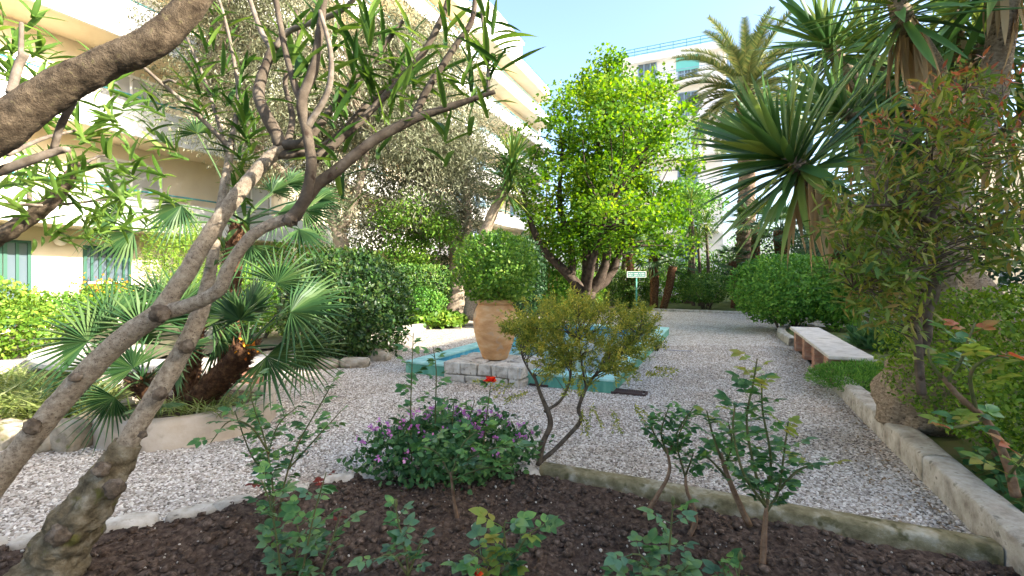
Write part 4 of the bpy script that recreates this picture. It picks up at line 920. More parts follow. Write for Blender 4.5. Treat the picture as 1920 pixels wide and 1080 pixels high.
def profile_clumps(cx, cy, prof, n, sh=.35, squash=1.0, lob=.22):
    """clump centres inside a crown of revolution, denser towards its outside; prof = [(z, radius)]"""
    zs = [p[0] for p in prof]; rs = [p[1] for p in prof]; out = []
    while len(out) < n:
        z = random.uniform(zs[0],zs[-1]); r = np.interp(z,zs,rs)
        if random.random() > (r/max(rs))**1.3+.05: continue
        a = random.uniform(0,6.28); k = (1-sh*random.random()**1.3*2)
        e = 1+lob*mnoise.noise(Vector((math.cos(a)*1.5,math.sin(a)*1.5,z*.5+cx)))
        out.append((cx+r*k*e*math.cos(a),cy+r*k*e*squash*math.sin(a),z))
    return np.array(out)
# main olive by the jar
ob = at(850,590,16.5)*np.array((1,1,0))
cl = profile_clumps(ob[0]-2.0, ob[1]+.6, [(2.6,2.2),(3.6,3.3),(5.5,3.9),(7.5,3.7),(9.3,2.6),(10.6,1.0)], 150, .45)
tree('olive_tree', 'big silvery olive tree with a twisted double trunk left of the jar', ob, [
 ([ob+(0,0,-.1),ob+(.05,0,.5),ob+(.12,0,1.6),ob+(0,.1,2.8),ob+(-.9,.2,4.6),ob+(-2.0,.3,6.5)],[.52,.36,.27,.24,.18,.10]),
 ([ob+(.12,0,1.2),ob+(.32,-.1,2.2),ob+(.5,0,3.4),ob+(.3,.4,5.2),ob+(-.4,.8,7.5)],[.2,.17,.15,.12,.07]),
 ([ob+(0,.1,2.7),ob+(-1.4,-.3,3.6),ob+(-3.2,-.4,4.4),ob+(-4.6,-.2,5.2)],[.17,.14,.10,.06]),
 ([ob+(-.9,.2,4.6),ob+(-.8,-1.2,6.0),ob+(-1.2,-1.9,7.8)],[.13,.10,.05])], cl, np.full(150,.95), 110000, .15, .26, M['l_olive'], M['bark_olive'], DIAM, (.05,.012), .0, .25, .25, .15, 4.0, 16)
ob2 = at(640,600,15.0)*np.array((1,1,0))
cl2 = np.vstack([profile_clumps(ob2[0]-1.2, ob2[1], [(4.8,2.0),(6.0,3.0),(8,3.4),(10,2.8),(12,1.0)], 110, .45), profile_clumps(ob2[0]-3.2,ob2[1]-.4,[(6.6,1.0),(8,2.0),(10,2.2),(11.8,.8)],50,.5)])
tree('olive_tree', 'airy olive tree filling the sky behind the oleander branches', ob2, [
 ([ob2+(0,0,-.1),ob2+(.1,0,1.2),ob2+(-.1,.1,2.8),ob2+(-.8,.2,4.6),ob2+(-1.2,.2,7.0)],[.36,.27,.22,.16,.07]),
 ([ob2+(-.1,.1,2.8),ob2+(.6,-.2,4.2),ob2+(1.0,-.2,6.0)],[.17,.12,.06]),
 ([ob2+(-.5,.1,3.8),ob2+(-2.0,-.4,5.0),ob2+(-3.6,-.6,6.6)],[.15,.11,.05])], cl2, np.full(160,1.0), 95000, .13, .26, M['l_olive'], M['bark_olive'], DIAM, (.04,.01), .0, .25, .2, .2, 3.0, 12)
ob3 = at(772,560,15.0)*np.array((1,1,0))
cl3 = profile_clumps(ob3[0]+.1, ob3[1], [(1.9,.7),(2.6,1.3),(3.4,1.3),(4.1,.6)], 40, .4)
tree('small_tree', 'small light green tree with several thin stems left of the olive trunk', ob3, [
 ([ob3,ob3+(-.1,0,.9),ob3+(-.5,0,2.0),ob3+(-.7,0,2.8)],[.07,.06,.045,.02]),([ob3,ob3+(.1,0,.9),ob3+(.25,.1,1.9),ob3+(.3,.1,3.0)],[.07,.055,.04,.02]),([ob3+(.05,0,.3),ob3+(.5,-.1,1.3),ob3+(.9,-.1,2.3)],[.05,.04,.02])],
 cl3, np.full(40,.42), 6500, .11, .45, M['l_lit'], M['bark_dark'], OVATE, (.02,.006))
# ================================================================ bright tree, palms and back of the garden
tb_ = at(1098,590,17.0)*np.array((1,1,0))
prof_ = [(2.2,2.3),(3.0,3.4),(4.2,3.9),(6.0,3.4),(7.4,2.6),(8.2,1.6),(8.9,.85),(9.5,.4)]
clb = profile_clumps(tb_[0]+.75, tb_[1], prof_, 250, .45, 1.0, .7)
o_ = tb_
tree('broadleaf_tree', 'broad bright yellow green tree with dark forking limbs beyond the pool', o_, [
 ([o_+(0,0,-.1),o_+(0,0,.4),o_+(.05,0,.95)],[.42,.33,.36]),
 ([o_+(-.1,0,.8),o_+(-.6,-.1,1.5),o_+(-1.5,-.2,2.4),o_+(-2.0,-.3,3.4),o_+(-2.3,-.3,4.6)],[.22,.18,.14,.10,.05]),
 ([o_+(-.5,-.1,1.4),o_+(-.5,.2,2.6),o_+(-.9,.3,4.2),o_+(-.8,.3,6.4)],[.15,.13,.10,.05]),
 ([o_+(0,.1,.8),o_+(.1,.3,2.0),o_+(.1,.3,3.8),o_+(.5,.2,6.2),o_+(.8,.1,8.8)],[.22,.17,.14,.10,.04]),
 ([o_+(.1,0,.8),o_+(.6,-.2,1.7),o_+(.9,-.3,3.2),o_+(1.6,-.5,5.2)],[.22,.17,.12,.05]),
 ([o_+(.3,.1,1.0),o_+(1.0,.3,1.6),o_+(1.5,.4,2.8),o_+(2.6,.5,4.2)],[.2,.15,.11,.05]),
 ([o_+(0,-.1,.8),o_+(.1,-.9,2.0),o_+(.4,-1.9,3.6)],[.16,.12,.05])], clb, rng.uniform(.3,.62,250), 36000, .115, .85, M['l_bright'], M['bark_black'], OVATE, (.04,.01), .25, 0, .2, .15, 3.0, 12)
# date palm
DPB = at(1397,560,25.5)*np.array((1,1,0)); DPH = at(1398,175,25.5)
dp = thing('date_palm', 'tall date palm with arching feather fronds in front of the pale block', 'palm tree', DPB)
P, r = spline([DPB,DPB+(0,0,3),DPB+(.1,0,7),DPH-(0,0,.3),DPH+(0,0,.4)], [.55,.46,.42,.46,.3], .09)
r = r*(1+.07*np.sign(np.sin(np.arange(len(r))*1.6))); V, Fc = tube(P, r, 18, True, .14, 5); part('trunk', V, Fc, M['bark_palm'], dp, True)
def date_frond(L, curve, W=.55, n=64):
    V = []; Fc = []; pts = []
    for i in range(13):
        s = i/12; a = curve*s; pts.append((L*s*math.cos(a*.55), 0, -L*(s**2)*math.sin(a)*.55))
    pts = np.array(pts); rv_, rf = tube(pts, np.linspace(.045,.008,13), 5, False); V += [tuple(v) for v in rv_]; Fc += rf
    for i in range(n):
        s = .12+.87*i/n; p = np.array([np.interp(s,np.linspace(0,1,13),pts[:,k]) for k in range(3)]); p2 = np.array([np.interp(min(1,s+.02),np.linspace(0,1,13),pts[:,k]) for k in range(3)])
        T = nrm(p2-p+np.array((1e-6,0,0))); l = W*(math.sin(math.pi*(s*.8+.14))**.6)
        for sg_ in (-1,1):
            d = nrm(T*.75+np.array((0,sg_*.8,0))+np.array((0,0,.25+random.uniform(-.12,.12)))); k = len(V); w = T*.036
            V += [tuple(p-w),tuple(p+d*l*.5+w),tuple(p+d*l),tuple(p+w)]; Fc += [(k,k+1,k+2),(k,k+3,k+1)]
    me = mesh_from('frond', V, Fc); me.materials.append(M['l_date']); return me
DFM = [date_frond(4.3,c_) for c_ in (.5,.85,1.2,1.5)]
for i in range(64):
    f = (i+.5)/64; az = i*2.39996; el = R(86-108*f**.85); d = (math.cos(az)*math.cos(el),math.sin(az)*math.cos(el),math.sin(el))
    leaf_obj('frond', DFM[min(3,int(f*3+random.random()*1.2))], dp, DPH+np.array(d)*.2, d, (-math.cos(az)*math.sin(el),-math.sin(az)*math.sin(el),math.cos(el)), random.uniform(.85,1.08))
# leaning yucca beside the olive
YS = thing('leaning_yucca', 'slender leaning yucca with a shaggy head between olive and bright tree', 'yucca', at(880,600,14.0)*np.array((1,1,0)))
hy = at(958,318,14.0)
V, Fc = tube(*spline([at(880,600,14.0),at(900,470,14),at(918,415,14),at(940,365,14),hy],[.22,.18,.16,.14,.10],.15),12,True,.12,5); part('trunk', V, Fc, M['bark_yucca'], YS, True)
def rosette(th, c, n, L, W, mat, name='crown', axis=(0,0,1), amax=130, tm=BLADE):
    A = nrm(np.asarray(axis,float)); i = np.arange(n); pol = np.radians(5+(amax-5)*((i+.5)/n)**.8)+rng.normal(0,.08,n); az = i*2.39996
    B = nrm(np.cross(A,(.3,.9,.2))); C2 = np.cross(A,B); o = np.cos(az)[:,None]*B+np.sin(az)[:,None]*C2
    D = np.cos(pol)[:,None]*A+np.sin(pol)[:,None]*o; N = np.sin(pol)[:,None]*A-np.cos(pol)[:,None]*o+UP*.2
    Ls = L*rng.uniform(.8,1.1,n); return leaves(name, np.asarray(c)+D*.06, D, N, Ls, W, tm, mat, th)
for dz in (-.75,-.35,0,.35): rosette(YS, hy+np.array((.12*dz,0,dz)), 80, 1.0, .06, M['l_yucca'], 'crown', (.2,-.1,1), 125)
# cordylines
for (px,top,bx_,lb_) in ((1308,450,1312,'shorter cordyline with spiky head before the pale block'),(1323,420,1328,'taller cordyline with spiky head before the pale block'),(1296,375,1300,'thin bare stemmed cordyline left of its two neighbours')):
    t_ = thing('cordyline', lb_, 'plant', at(bx_,560,23)*np.array((1,1,0)), 'cordylines by the pale block'); h = at(px,top,23)
    V, Fc = tube(*spline([at(bx_,565,23)*np.array((1,1,0)),at((px+bx_)/2+2,(top+560)/2,23),h],[.09,.075,.06],.4),7); part('trunk', V, Fc, M['bark_dark'], t_)
    rosette(t_, h, 70, .85, .05, M['l_yucca'], 'crown', (0,0,1), 140)
# small fan palms in the back
def back_palm(label, px, by, ty, d, r, n=16, tr=.16, lean=0, group='fan palms at the back'):
    b = at(px,by,d)*np.array((1,1,0)); h = at(px+lean,ty,d); t_ = thing('fan_palm', label, 'palm tree', b, group)
    V, Fc = tube(*spline([b,(b+h)/2+np.array((.05,0,0)),h],[tr*.9,tr,tr*1.1],.12),12,True,.25,9); part('trunk', V, Fc, M['fibre'], t_, True)
    for i in range(n):
        az = i*2.4+random.uniform(-.3,.3); el = R(75-105*((i+.5)/n)); dd = np.array((math.cos(az)*math.cos(el),math.sin(az)*math.cos(el),math.sin(el)))
        fan_frond(t_, h, h+dd*r*.75, dd-UP*.1, np.array((-dd[0],-dd[1],1.2))+rng.normal(0,.2,3), r*.8, 16, R(210), None, .25, .014)
back_palm('dark fan palm with upright trunk left of the leaning one', 1226, 577, 478, 21.5, 1.0, 16, .2, -2)
back_palm('dark fan palm with a trunk leaning right near the sign', 1243, 577, 500, 21.0, .9, 14, .17, 18)
back_palm('fan palm with thick brown trunk right of the date palm', 1468, 560, 432, 20.5, 1.1, 18, .26, -5)
back_palm('small fan palm beside the foot of the date palm', 1376, 560, 490, 21.5, .75, 14, .15, -3)
back_palm('fan palm half hidden behind the round green shrub', 1560, 575, 455, 15.5, 1.0, 18, .2, 0)
back_palm('dark fan palm behind the yucca trunk on the right', 1600, 590, 430, 13.0, 1.0, 18, .18, 6)
back_palm('fan palm in front of the date palm trunk', 1412, 560, 420, 23.5, 1.2, 16, .2, 5)
back_palm('pale fan palm far behind the bright tree', 1180, 560, 440, 24.0, 1.2, 14, .2, 0)
back_palm('fan palm above the wall far to the right', 1660, 580, 440, 17, 1.2, 18, .2, 0)
# back hedges and shrubs
shrub('box_hedge', 'dark box hedge behind the green sign', 'hedge', at(1168,545,23.5), (1.5,.6,.92), 9000, .10, M['l_box'], .85, OVATE, .5, 0, 3, amp=.05)
shrub('round_shrub', 'round clipped shrub with bare stems on the far lawn', 'shrub', at(1322,540,20.5), (1.05,.9,.62), 6000, .09, M['l_box'], .45, OVATE, .5, .35, 0, amp=.1)
rs_ = bpy.data.objects['round_shrub']; rs_.location.z = 0.0; 
for ch in rs_.children: ch.location.z = .35
mb = MB()
for i in range(12):
    a = random.uniform(0,6.28); c0 = at(1322,540,20.5); p0 = np.array((c0[0]+.15*math.cos(a),c0[1]+.15*math.sin(a),0)); p1 = np.array((c0[0]+.6*math.cos(a),c0[1]+.6*math.sin(a),.8)); mb.tube([p0,(p0+p1)/2+np.array((0,0,.1)),p1],[.035,.03,.02],6)
mb.part('stems', M['bark_twig'], rs_, True)
shrub('ball_shrub', 'large round bright green shrub at the far end of the bench', 'shrub', at(1474,545,12.6)+np.array((0,0,.05)), (1.36,1.25,.92), 15000, .085, M['l_green'], .18, OVATE, .5, .0, 9, amp=.1)
shrub('ball_shrub', 'second light green shrub right of the round one, behind the bench', 'shrub', at(1570,560,11.6), (.55,.6,.75), 3500, .10, M['l_green'], 0, OVATE, .5, .12, 4, amp=.25)
for (px,py,d,rx,rz,mt,lb_) in ((1030,535,19,1.4,1.1,'l_green','green shrub behind the jar shrub and bamboo'),(1080,545,21,1.3,.9,'l_lit','light green shrub left of the bright tree trunk'),(1270,530,26,1.8,1.2,'l_green','green shrub bank behind the leaning fan palm'),(1345,515,27,2.0,1.3,'l_green','hedge bank at the foot of the pale block'),(1420,530,23,1.6,1.0,'l_dark','dark shrub between the date palm and round shrub'),(1520,500,20,2.2,1.7,'l_dark','dark shrub mass behind the large round shrub'),(1600,480,17,2.0,2.0,'l_dark','dark shrub mass behind the leaning yucca trunk'),(1690,500,15,1.9,1.5,'l_dark','dark shrub beyond the right hand path'),(1800,480,12,2.0,1.8,'l_dark','tall dark shrub behind the red tipped tree'),(870,520,20,1.6,1.3,'l_dark','dark shrub behind the olive trunk'),(700,510,20,2.4,1.5,'l_green','green shrub bank far behind the clipped shrub'),(560,520,18,2.2,1.4,'l_lit','sunny shrub bank behind the fan palms'),(1160,500,30,3.4,2.4,'l_lit','sunlit shrub bank behind the box hedge'),(950,520,26,2.6,1.8,'l_lit','sunlit shrubs far behind the jar shrub'),(1450,490,30,3.0,2.2,'l_green','far green shrubs right of the date palm trunk')):
    shrub('background_shrub', lb_, 'shrub', at(px,py,d), (rx,rx*.7,rz), 3600, .15, M[mt], .15, OVATE, .5, 0, 3, None, None, .25)
bm_ = thing('bamboo', 'clump of thin yellow bamboo stems behind the jar', 'bamboo', at(1035,568,19)*np.array((1,1,0)))
for i in range(4):
    x = 1022+i*7+random.uniform(-2,2); b = at(x,567,19+random.uniform(-.3,.3))*np.array((1,1,0)); h = at(x+random.uniform(-6,6),random.uniform(340,400),19)
    V, Fc = tube(*spline([b,(b+h)/2,h],[.04,.035,.025],.3),7); M.setdefault('cane', roughmat('cane', [(.26,.16,.04),(.40,.28,.08),(.22,.22,.06)], 3, .5, .1)); part('cane', V, Fc, M['cane'], bm_, True)
for (x,y,top) in ((1290,560,25),(1140,560,28),(1165,560,29),(1112,560,27)):
    b = at(x,y,top)*np.array((1,1,0)); cl_ = profile_clumps(b[0],b[1],[(2.5,1.2),(4,2.0),(5.5,1.6),(6.5,.6)],30,.4)
    tree('background_tree', {1290:'tree with dark trunk behind the leaning fan palm',1140:'left of two dark trunks behind the box hedge',1165:'right of two dark trunks behind the box hedge',1112:'tree close behind the bright tree, mostly hidden'}[x], b, [([b,b+(.1,0,1.5),b+(.2,0,3),b+(.1,.1,4.5)],[.22,.17,.13,.06])], cl_, np.full(30,.7), 3500, .18, .5, M['l_green'], M['bark_dark'], OVATE, (.04,.01))

# ================================================================ right: yuccas, red-tipped tree, hedge
YT = thing('giant_yucca', 'giant yucca with a swollen elephant foot trunk and four drooping heads', 'yucca', G(2.0,4.6,.1))
P, r = spline([at(1745,815,4.1),at(1742,793,4.1),at(1738,775,4.1),at(1732,735,4.1),at(1745,685,4.12),at(1755,620,4.15),at(1755,500,4.1),at(1765,380,4.1),at(1800,300,4.0),at(1840,230,3.9),at(1868,120,3.8),at(1882,20,3.7),at(1885,-60,3.7)], [.18,.26,.37,.35,.25,.19,.17,.155,.14,.12,.10,.085,.08], .04)
V, Fc = tube(P, r, 64, True, .17, 4.0, 3.0, .045); part('trunk', V, Fc, M['bark_yucca'], YT, True)
for pts,r_ in (([at(1750,560,4.15),at(1700,510,4.3),at(1650,470,4.4),at(1600,430,4.4),at(1560,385,4.3),at(1530,345,4.2),at(1500,315,4.1)],[.13,.12,.115,.10,.08,.07,.06]),
 ([at(1762,400,4.1),at(1770,250,4.2),at(1750,140,4.1),at(1715,70,3.9),at(1690,30,3.8)],[.12,.10,.09,.075,.06]),
 ([at(1740,520,4.3),at(1690,420,4.8),at(1640,320,5.1),at(1600,230,5.2)],[.11,.1,.085,.06]),
 ([at(1765,420,4.3),at(1800,380,4.8),at(1760,300,5.2)],[.1,.09,.06])):
    P, r = spline(pts, r_, .05); V, Fc = tube(P, r, 16, True, .12, 12); part('branch', V, Fc, M['bark_yucca'], YT, True)
yucca_head(YT, at(1490,308,4.1), (-.74,-.06,.52), 112, 1.2, 24, 96)
yucca_head(YT, at(1685,15,3.8), (-.35,-.1,.55), 76, 1.0, 34, 118)
yucca_head(YT, at(1592,215,5.2), (-.8,-.1,.35), 62, 1.2, 6, 105)
yucca_head(YT, at(1884,-70,3.7), (.1,-.05,.9), 50, 1.05, 14, 135)
YU = thing('giant_yucca', 'second yucca with dark green heads behind the drooping ones', 'yucca', G(3.4,7.0,.1))
h = at(1640,110,6.5); h2_ = at(1690,330,6.3); h3_ = at(1820,150,6.0)
for hh_,ax in ((h,(-.5,0,.7)),(h2_,(-.7,-.2,.3)),(h3_,(.2,0,.9))):
    V, Fc = tube(*spline([G(3.4,7.0,0),at(1740,480,6.4),(hh_+at(1740,400,6.4))/2,hh_],[.2,.15,.12,.09],.12),12,True,.12,8); part('trunk', V, Fc, M['bark_yucca'], YU, True)
yucca_head(YU, at(1790,40,5.0), (-.3,-.2,.6), 44, 1.2, 8, 120); yucca_head(YU, at(1905,230,5.2), (.3,-.4,.6), 40, 1.2, 4, 125)
yucca_head(YU, h, (-.5,0,.7), 76, 1.35, 10, 115); yucca_head(YU, h2_, (-.7,-.2,.3), 66, 1.2, 4, 110); yucca_head(YU, h3_, (.2,0,.9), 70, 1.3, 8, 125)
YV = thing('giant_yucca', 'third yucca whose crowded heads fill the top right corner', 'yucca', G(3.0,5.6,.1))
for (px,py,d_,ax,n_,sc_) in ((1745,170,5.4,(-.5,-.2,.6),74,1.15),(1560,95,6.2,(-.6,-.1,.6),74,1.4),(1845,85,4.9,(-.1,-.3,.7),70,1.1),(1660,240,5.6,(-.7,-.2,.4),74,1.15)):
    hh_ = at(px,py,d_); V, Fc = tube(*spline([G(3.0,5.6,0),at(1790,480,5.5),(hh_+at(1780,380,5.5))/2,hh_],[.16,.13,.1,.08],.12),12,True,.12,8); part('trunk', V, Fc, M['bark_yucca'], YV, True)
    yucca_head(YV, hh_, ax, n_, sc_, 7, 112)
# red-tipped small tree
RT = thing('red_tipped_tree', 'slender tree with bronze and red tipped leaves at the right', 'tree', at(1728,700,3.1)*np.array((1,1,0)))
mb = MB(); sk = []
for pts,r_ in (([at(1728,740,3.1),at(1722,660,3.1),at(1722,600,3.1),at(1742,550,3.1),at(1760,505,3.1)],[.026,.025,.024,.022,.016]),
 ([at(1726,665,3.12),at(1738,630,3.12),at(1740,585,3.12),at(1755,545,3.1),at(1752,480,3.1),at(1750,430,3.1),at(1752,390,3.1),at(1775,330,3.1),at(1800,250,3.1),at(1790,150,3.1)],[.026,.028,.027,.025,.024,.022,.02,.016,.012,.007]),
 ([at(1750,425,3.1),at(1720,400,3.0),at(1660,385,2.9),at(1600,390,2.9)],[.016,.013,.01,.006]),
 ([at(1752,480,3.1),at(1690,520,2.9),at(1640,530,2.9),at(1600,540,2.9)],[.012,.01,.008,.005]),
 ([at(1755,400,3.1),at(1820,420,3.1),at(1880,440,3.1),at(1930,430,3.1)],[.014,.012,.009,.006]),
 ([at(1775,330,3.1),at(1720,270,3.1),at(1690,210,3.1)],[.012,.009,.006]),([at(1790,290,3.1),at(1850,230,3.1),at(1880,180,3.1)],[.011,.009,.006])):
    sk.append(limb(mb, pts, r_, 9, .04, .12, 14))
mb.part('trunk', M['bark_dark'], RT, True)
cc = []
for (px,py,rx,ry,n_) in ((1800,200,100,90,34),(1720,280,110,70,30),(1850,300,90,80,30),(1650,370,100,45,30),(1780,400,150,60,34),(1620,430,80,50,26),(1720,470,130,50,30),(1870,440,80,60,24),(1640,540,70,50,32),(1690,580,60,40,16),(1600,500,50,40,14)):
    for _ in range(n_):
        a = random.uniform(0,6.28); k = random.random()**.5; cc.append(at(px+rx*k*math.cos(a),py+ry*k*math.sin(a),3.1+random.uniform(-.45,.4)))
cc = np.array(cc); tb2 = MB(); twigs(tb2, cc, sk, .007, .002, 4, .15); tb2.part('branches', M['bark_dark'], RT, True)
clump_cloud(cc, np.full(len(cc),.085), 5600, .085, .22, LANCE, M['l_red'], RT, 'crown', .25)
tp = cc[np.argsort(-cc[:,2])[:70]]; clump_cloud(tp+np.array((0,0,.06)), np.full(len(tp),.07), 450, .06, .28, LANCE, M['l_redtip'], RT, 'red_shoots', .6)
# clipped hedge at the right edge
shrub('clipped_hedge', 'bright green small leaved hedge at the right edge', 'hedge', at(1905,690,3.3), (.50,.9,.56), 16000, .036, M['l_hedge_y'], .35, OVATE, .5, .1, 5, amp=.12)
ls = shrub('low_feathery_shrub', 'low feathery bright green shrub in front of the bench', 'shrub', at(1608,712,5.8), (.56,.42,.20), 9000, .05, M['l_green'], .15, LANCE, .16, .1, 4, amp=.15, updir=.6)
shrub('fern_patch', 'dark green ferns before the pale path on the right', 'plant', at(1660,640,8.6), (.55,.4,.25), 900, .22, M['l_ivy'], 0, LANCE, .25, .1, 0, updir=.8)
iv = thing('ivy_patch', 'dark glossy leaved ground cover behind the kerb at lower right', 'plant', at(1860,870,3.0)*np.array((1,1,0)))
P = []
for _ in range(1300):
    w = random.uniform(1.5,2.6); t = random.uniform(1.6,4.4); p = G(w,t,.14+random.random()**2*.2); P.append(p)
P = np.array(P); leaves('foliage', P, rdir(len(P))+UP*.2, rdir(len(P))*.5+UP, rng.uniform(.05,.1,len(P)), rng.uniform(.04,.07,len(P)), OVATE, M['l_ivy'], iv)
pp = thing('wooden_post', 'thin pale post standing beside the pale path', 'post', at(1705,640,8.0)*np.array((1,1,0)))
MB().box(tuple(at(1705,640,8.0)*np.array((1,1,0))-(.03,.03,0)),tuple(at(1705,640,8.0)*np.array((1,1,0))+(.03,.03,.95))).part('shaft', M['stone'], pp)
MB().box(tuple(at(1705,640,8.0)*np.array((1,1,0))+(-.04,-.04,.95)),tuple(at(1705,640,8.0)*np.array((1,1,0))+(.04,.04,.98))).part('cap', M['stone'], pp)
# grasses
def grass(label, pts, n, L, mat, sp):
    c0 = np.mean(pts,axis=0); t_ = thing('grass_clump', label, 'grass', (c0[0],c0[1],c0[2])); P = np.array(pts)[rng.integers(0,len(pts),n)]+rng.normal(0,1,(n,3))*np.array((sp,sp,0))
    a = rng.uniform(0,6.28,n); D = np.stack([np.cos(a)*.8,np.sin(a)*.8,rng.uniform(.5,1.5,n)],1); N = UP-D*.5+rng.normal(0,.1,(n,3)); Ls = L*rng.uniform(.6,1.2,n)
    leaves('blades', P, D, N, Ls, Ls*.05, BLADE_D, mat, t_)
grass('striped yellow green grass clumps left of the round planter', [gnd(x,y,.14) for x,y in ((20,730),(60,740),(110,745),(150,760),(40,770),(90,780),(140,790),(0,760),(-30,740),(170,770),(20,790))], 1500, .42, M['l_grass'], .12)
grass('small grass tufts at the foot of the shaggy palm trunk', [at(x,790,4.25)*np.array((1,1,0))+(0,0,.2) for x in (300,360,400,430)]+[at(430,760,4.6)*np.array((1,1,0))+(0,0,.2)], 260, .26, M['l_grass'], .08)

# ================================================================ rose bed
FS = thing('feathery_bush', 'feathery yellow green bush on two thin crooked stems before the pool', 'shrub', gnd(1012,868,.05))
mb = MB(); sk = []
for pts,r_ in (([at(1010,872,3.4),at(1018,830,3.4),at(1032,790,3.4),at(1012,735,3.4),at(1000,700,3.4)],[.022,.02,.021,.014,.009]),
 ([at(1020,772,3.4),at(1050,752,3.4),at(1068,715,3.4),at(1072,670,3.4)],[.013,.011,.009,.006]),
 ([at(1010,868,3.42),at(1045,838,3.4),at(1088,790,3.4),at(1085,765,3.4),at(1103,720,3.4),at(1130,690,3.4)],[.018,.015,.016,.014,.011,.008]),
 ([at(1100,730,3.4),at(1092,690,3.4),at(1085,640,3.4)],[.009,.007,.005]),([at(1120,700,3.4),at(1170,660,3.4),at(1200,620,3.4)],[.008,.006,.004]),([at(1005,715,3.4),at(980,670,3.4),at(975,620,3.4)],[.008,.006,.004])):
    sk.append(limb(mb, pts, r_, 8, .03, .14, 20))
mb.part('stem', M['bark_dark'], FS, True)
cc = []
for (px,py,rx,ry,n_) in ((1095,635,120,55,85),(1010,615,50,38,30),(1180,630,45,50,28),(1090,695,95,28,24),(1090,585,65,22,20)):
    for _ in range(n_):
        a = random.uniform(0,6.28); k = random.random()**.5; cc.append(at(px+rx*k*math.cos(a),py+ry*k*math.sin(a),3.4+random.uniform(-.34,.34)))
cc = np.array(cc); tw_ = MB(); twigs(tw_, cc, sk, .005, .0015, 4, .12); tw_.part('branches', M['bark_dark'], FS, True)
Q=[];D=[]
def spray(p, d, L, k=26):
    for i in range(k):
        s = i/k; q = p+d*L*s; o = rdir(1)[0]; Q.append(q); D.append(d*.55+o*.8)
for c_ in cc:
    for _ in range(6): spray(c_+rng.normal(0,.02,3), nrm((c_-at(1090,690,3.4))*1.2+rng.normal(0,.25,3)+UP*.12), random.uniform(.07,.13))
for (px,py,dx,dz) in ((965,720,-1,-.3),(990,735,-1,-.35),(1110,760,.1,-1),(1150,770,.2,-1),(1190,760,.5,-.8),(1210,700,1,-.2),(1090,770,0,-1),(1225,690,1,-.1),(930,715,-1,-.1)):
    for _ in range(3): spray(at(px,py,3.3+random.uniform(-.1,.1)), nrm(np.array((dx,random.uniform(-.3,.3),dz))+rng.normal(0,.15,3)), .17, 34)
leaves('foliage', np.array(Q), np.array(D), rdir(len(Q)), rng.uniform(.02,.036,len(Q)), .0075, DIAM, M['l_fine'], FS)

LT = shrub('purple_flower_shrub', 'spreading mound of purple flowers at the corner of the rose bed', 'shrub', at(842,850,3.42), (.60,.36,.27), 4600, .048, M['l_ivy'], .05, OVATE, .6, .02, 6, amp=.42, nf=3.2)
Q = []
for _ in range(85):
    a = random.uniform(0,6.28); e = R(random.uniform(12,80)); d = np.array((math.cos(a)*math.cos(e),-abs(math.sin(a))*math.cos(e) if random.random()<.7 else math.sin(a)*math.cos(e),math.sin(e))); c_ = at(842,850,3.42)+d*np.array((.64,.39,.31))*random.uniform(.98,1.1)
    for _ in range(7): Q.append((c_+rng.normal(0,.009,3), d+rng.normal(0,.5,3)))
leaves('blossom', np.array([q[0] for q in Q]), np.array([q[1] for q in Q]), rdir(len(Q)), .024, .02, DIAM, M['f_purple'], LT)

def rose_leaf(mat, name='leaf', nl=5):
    V = []; Fc = []
    def leaflet(p, ang, L):
        W = L*.72; n = len(V); c_,s_ = math.cos(ang),math.sin(ang); prof = [(0,0),(.12,.28),(.32,.48),(.55,.46),(.78,.28),(1,0)]
        for (x,w) in prof:
            for sg_ in (1,0,-1):
                X,Y = x*L,w*W*sg_; V.append((p[0]+X*c_-Y*s_,p[1]+X*s_+Y*c_,abs(Y)*.28-.22*X*x))
        for i in range(5):
            a = n+i*3; Fc.extend([(a,a+1,a+4,a+3),(a+1,a+2,a+5,a+4)])
    st = .9 if nl==5 else .55
    tv,tf = tube([(0,0,0),(st*.5,0,-.02),(st,0,-.05)],[.018,.014,.010],4,False); V.extend([tuple(v) for v in tv]); Fc.extend(tf)
    leaflet((st,0),0,.62)
    for k,x in enumerate([.5,.85][-((nl-1)//2):] if nl==5 else [.5]):
        for sg_ in (1,-1): leaflet((x,0),sg_*random.uniform(.95,1.25),.42+.1*k)
    me = mesh_from(name, V, Fc); me.materials.append(mat); return smooth(me)
RL = {k:[rose_leaf(M[k],'leaf',5),rose_leaf(M[k],'leaf',3),rose_leaf(M[k],'leaf',5)] for k in ('l_rose','l_rose_b','l_rose_y','l_rose_o','l_rose_r')}
def bud(th, p, d, sc, fm):
    p = np.asarray(p,float); q,_ = spline([p,p+nrm(np.asarray(d,float))*.05*sc],[1,1],.01); V, Fc = tube(q, [.006*sc,.011*sc,.012*sc,.009*sc,.005*sc,.001][:len(q)] if len(q) <= 6 else .008*sc, 8); part('bud', V, Fc, fm, th, True)
def flower(th, p, r, mat, n=34):
    p = np.asarray(p,float); d = rdir(n); d[:,2] = np.abs(d[:,2])*.7; D = d+UP*.2
    leaves('flower', p+d*r*.12, D, UP*.6-d*.6+rng.normal(0,.2,(n,3)), r*rng.uniform(.7,1.1,n), r*.8, OVATE, mat, th, False)
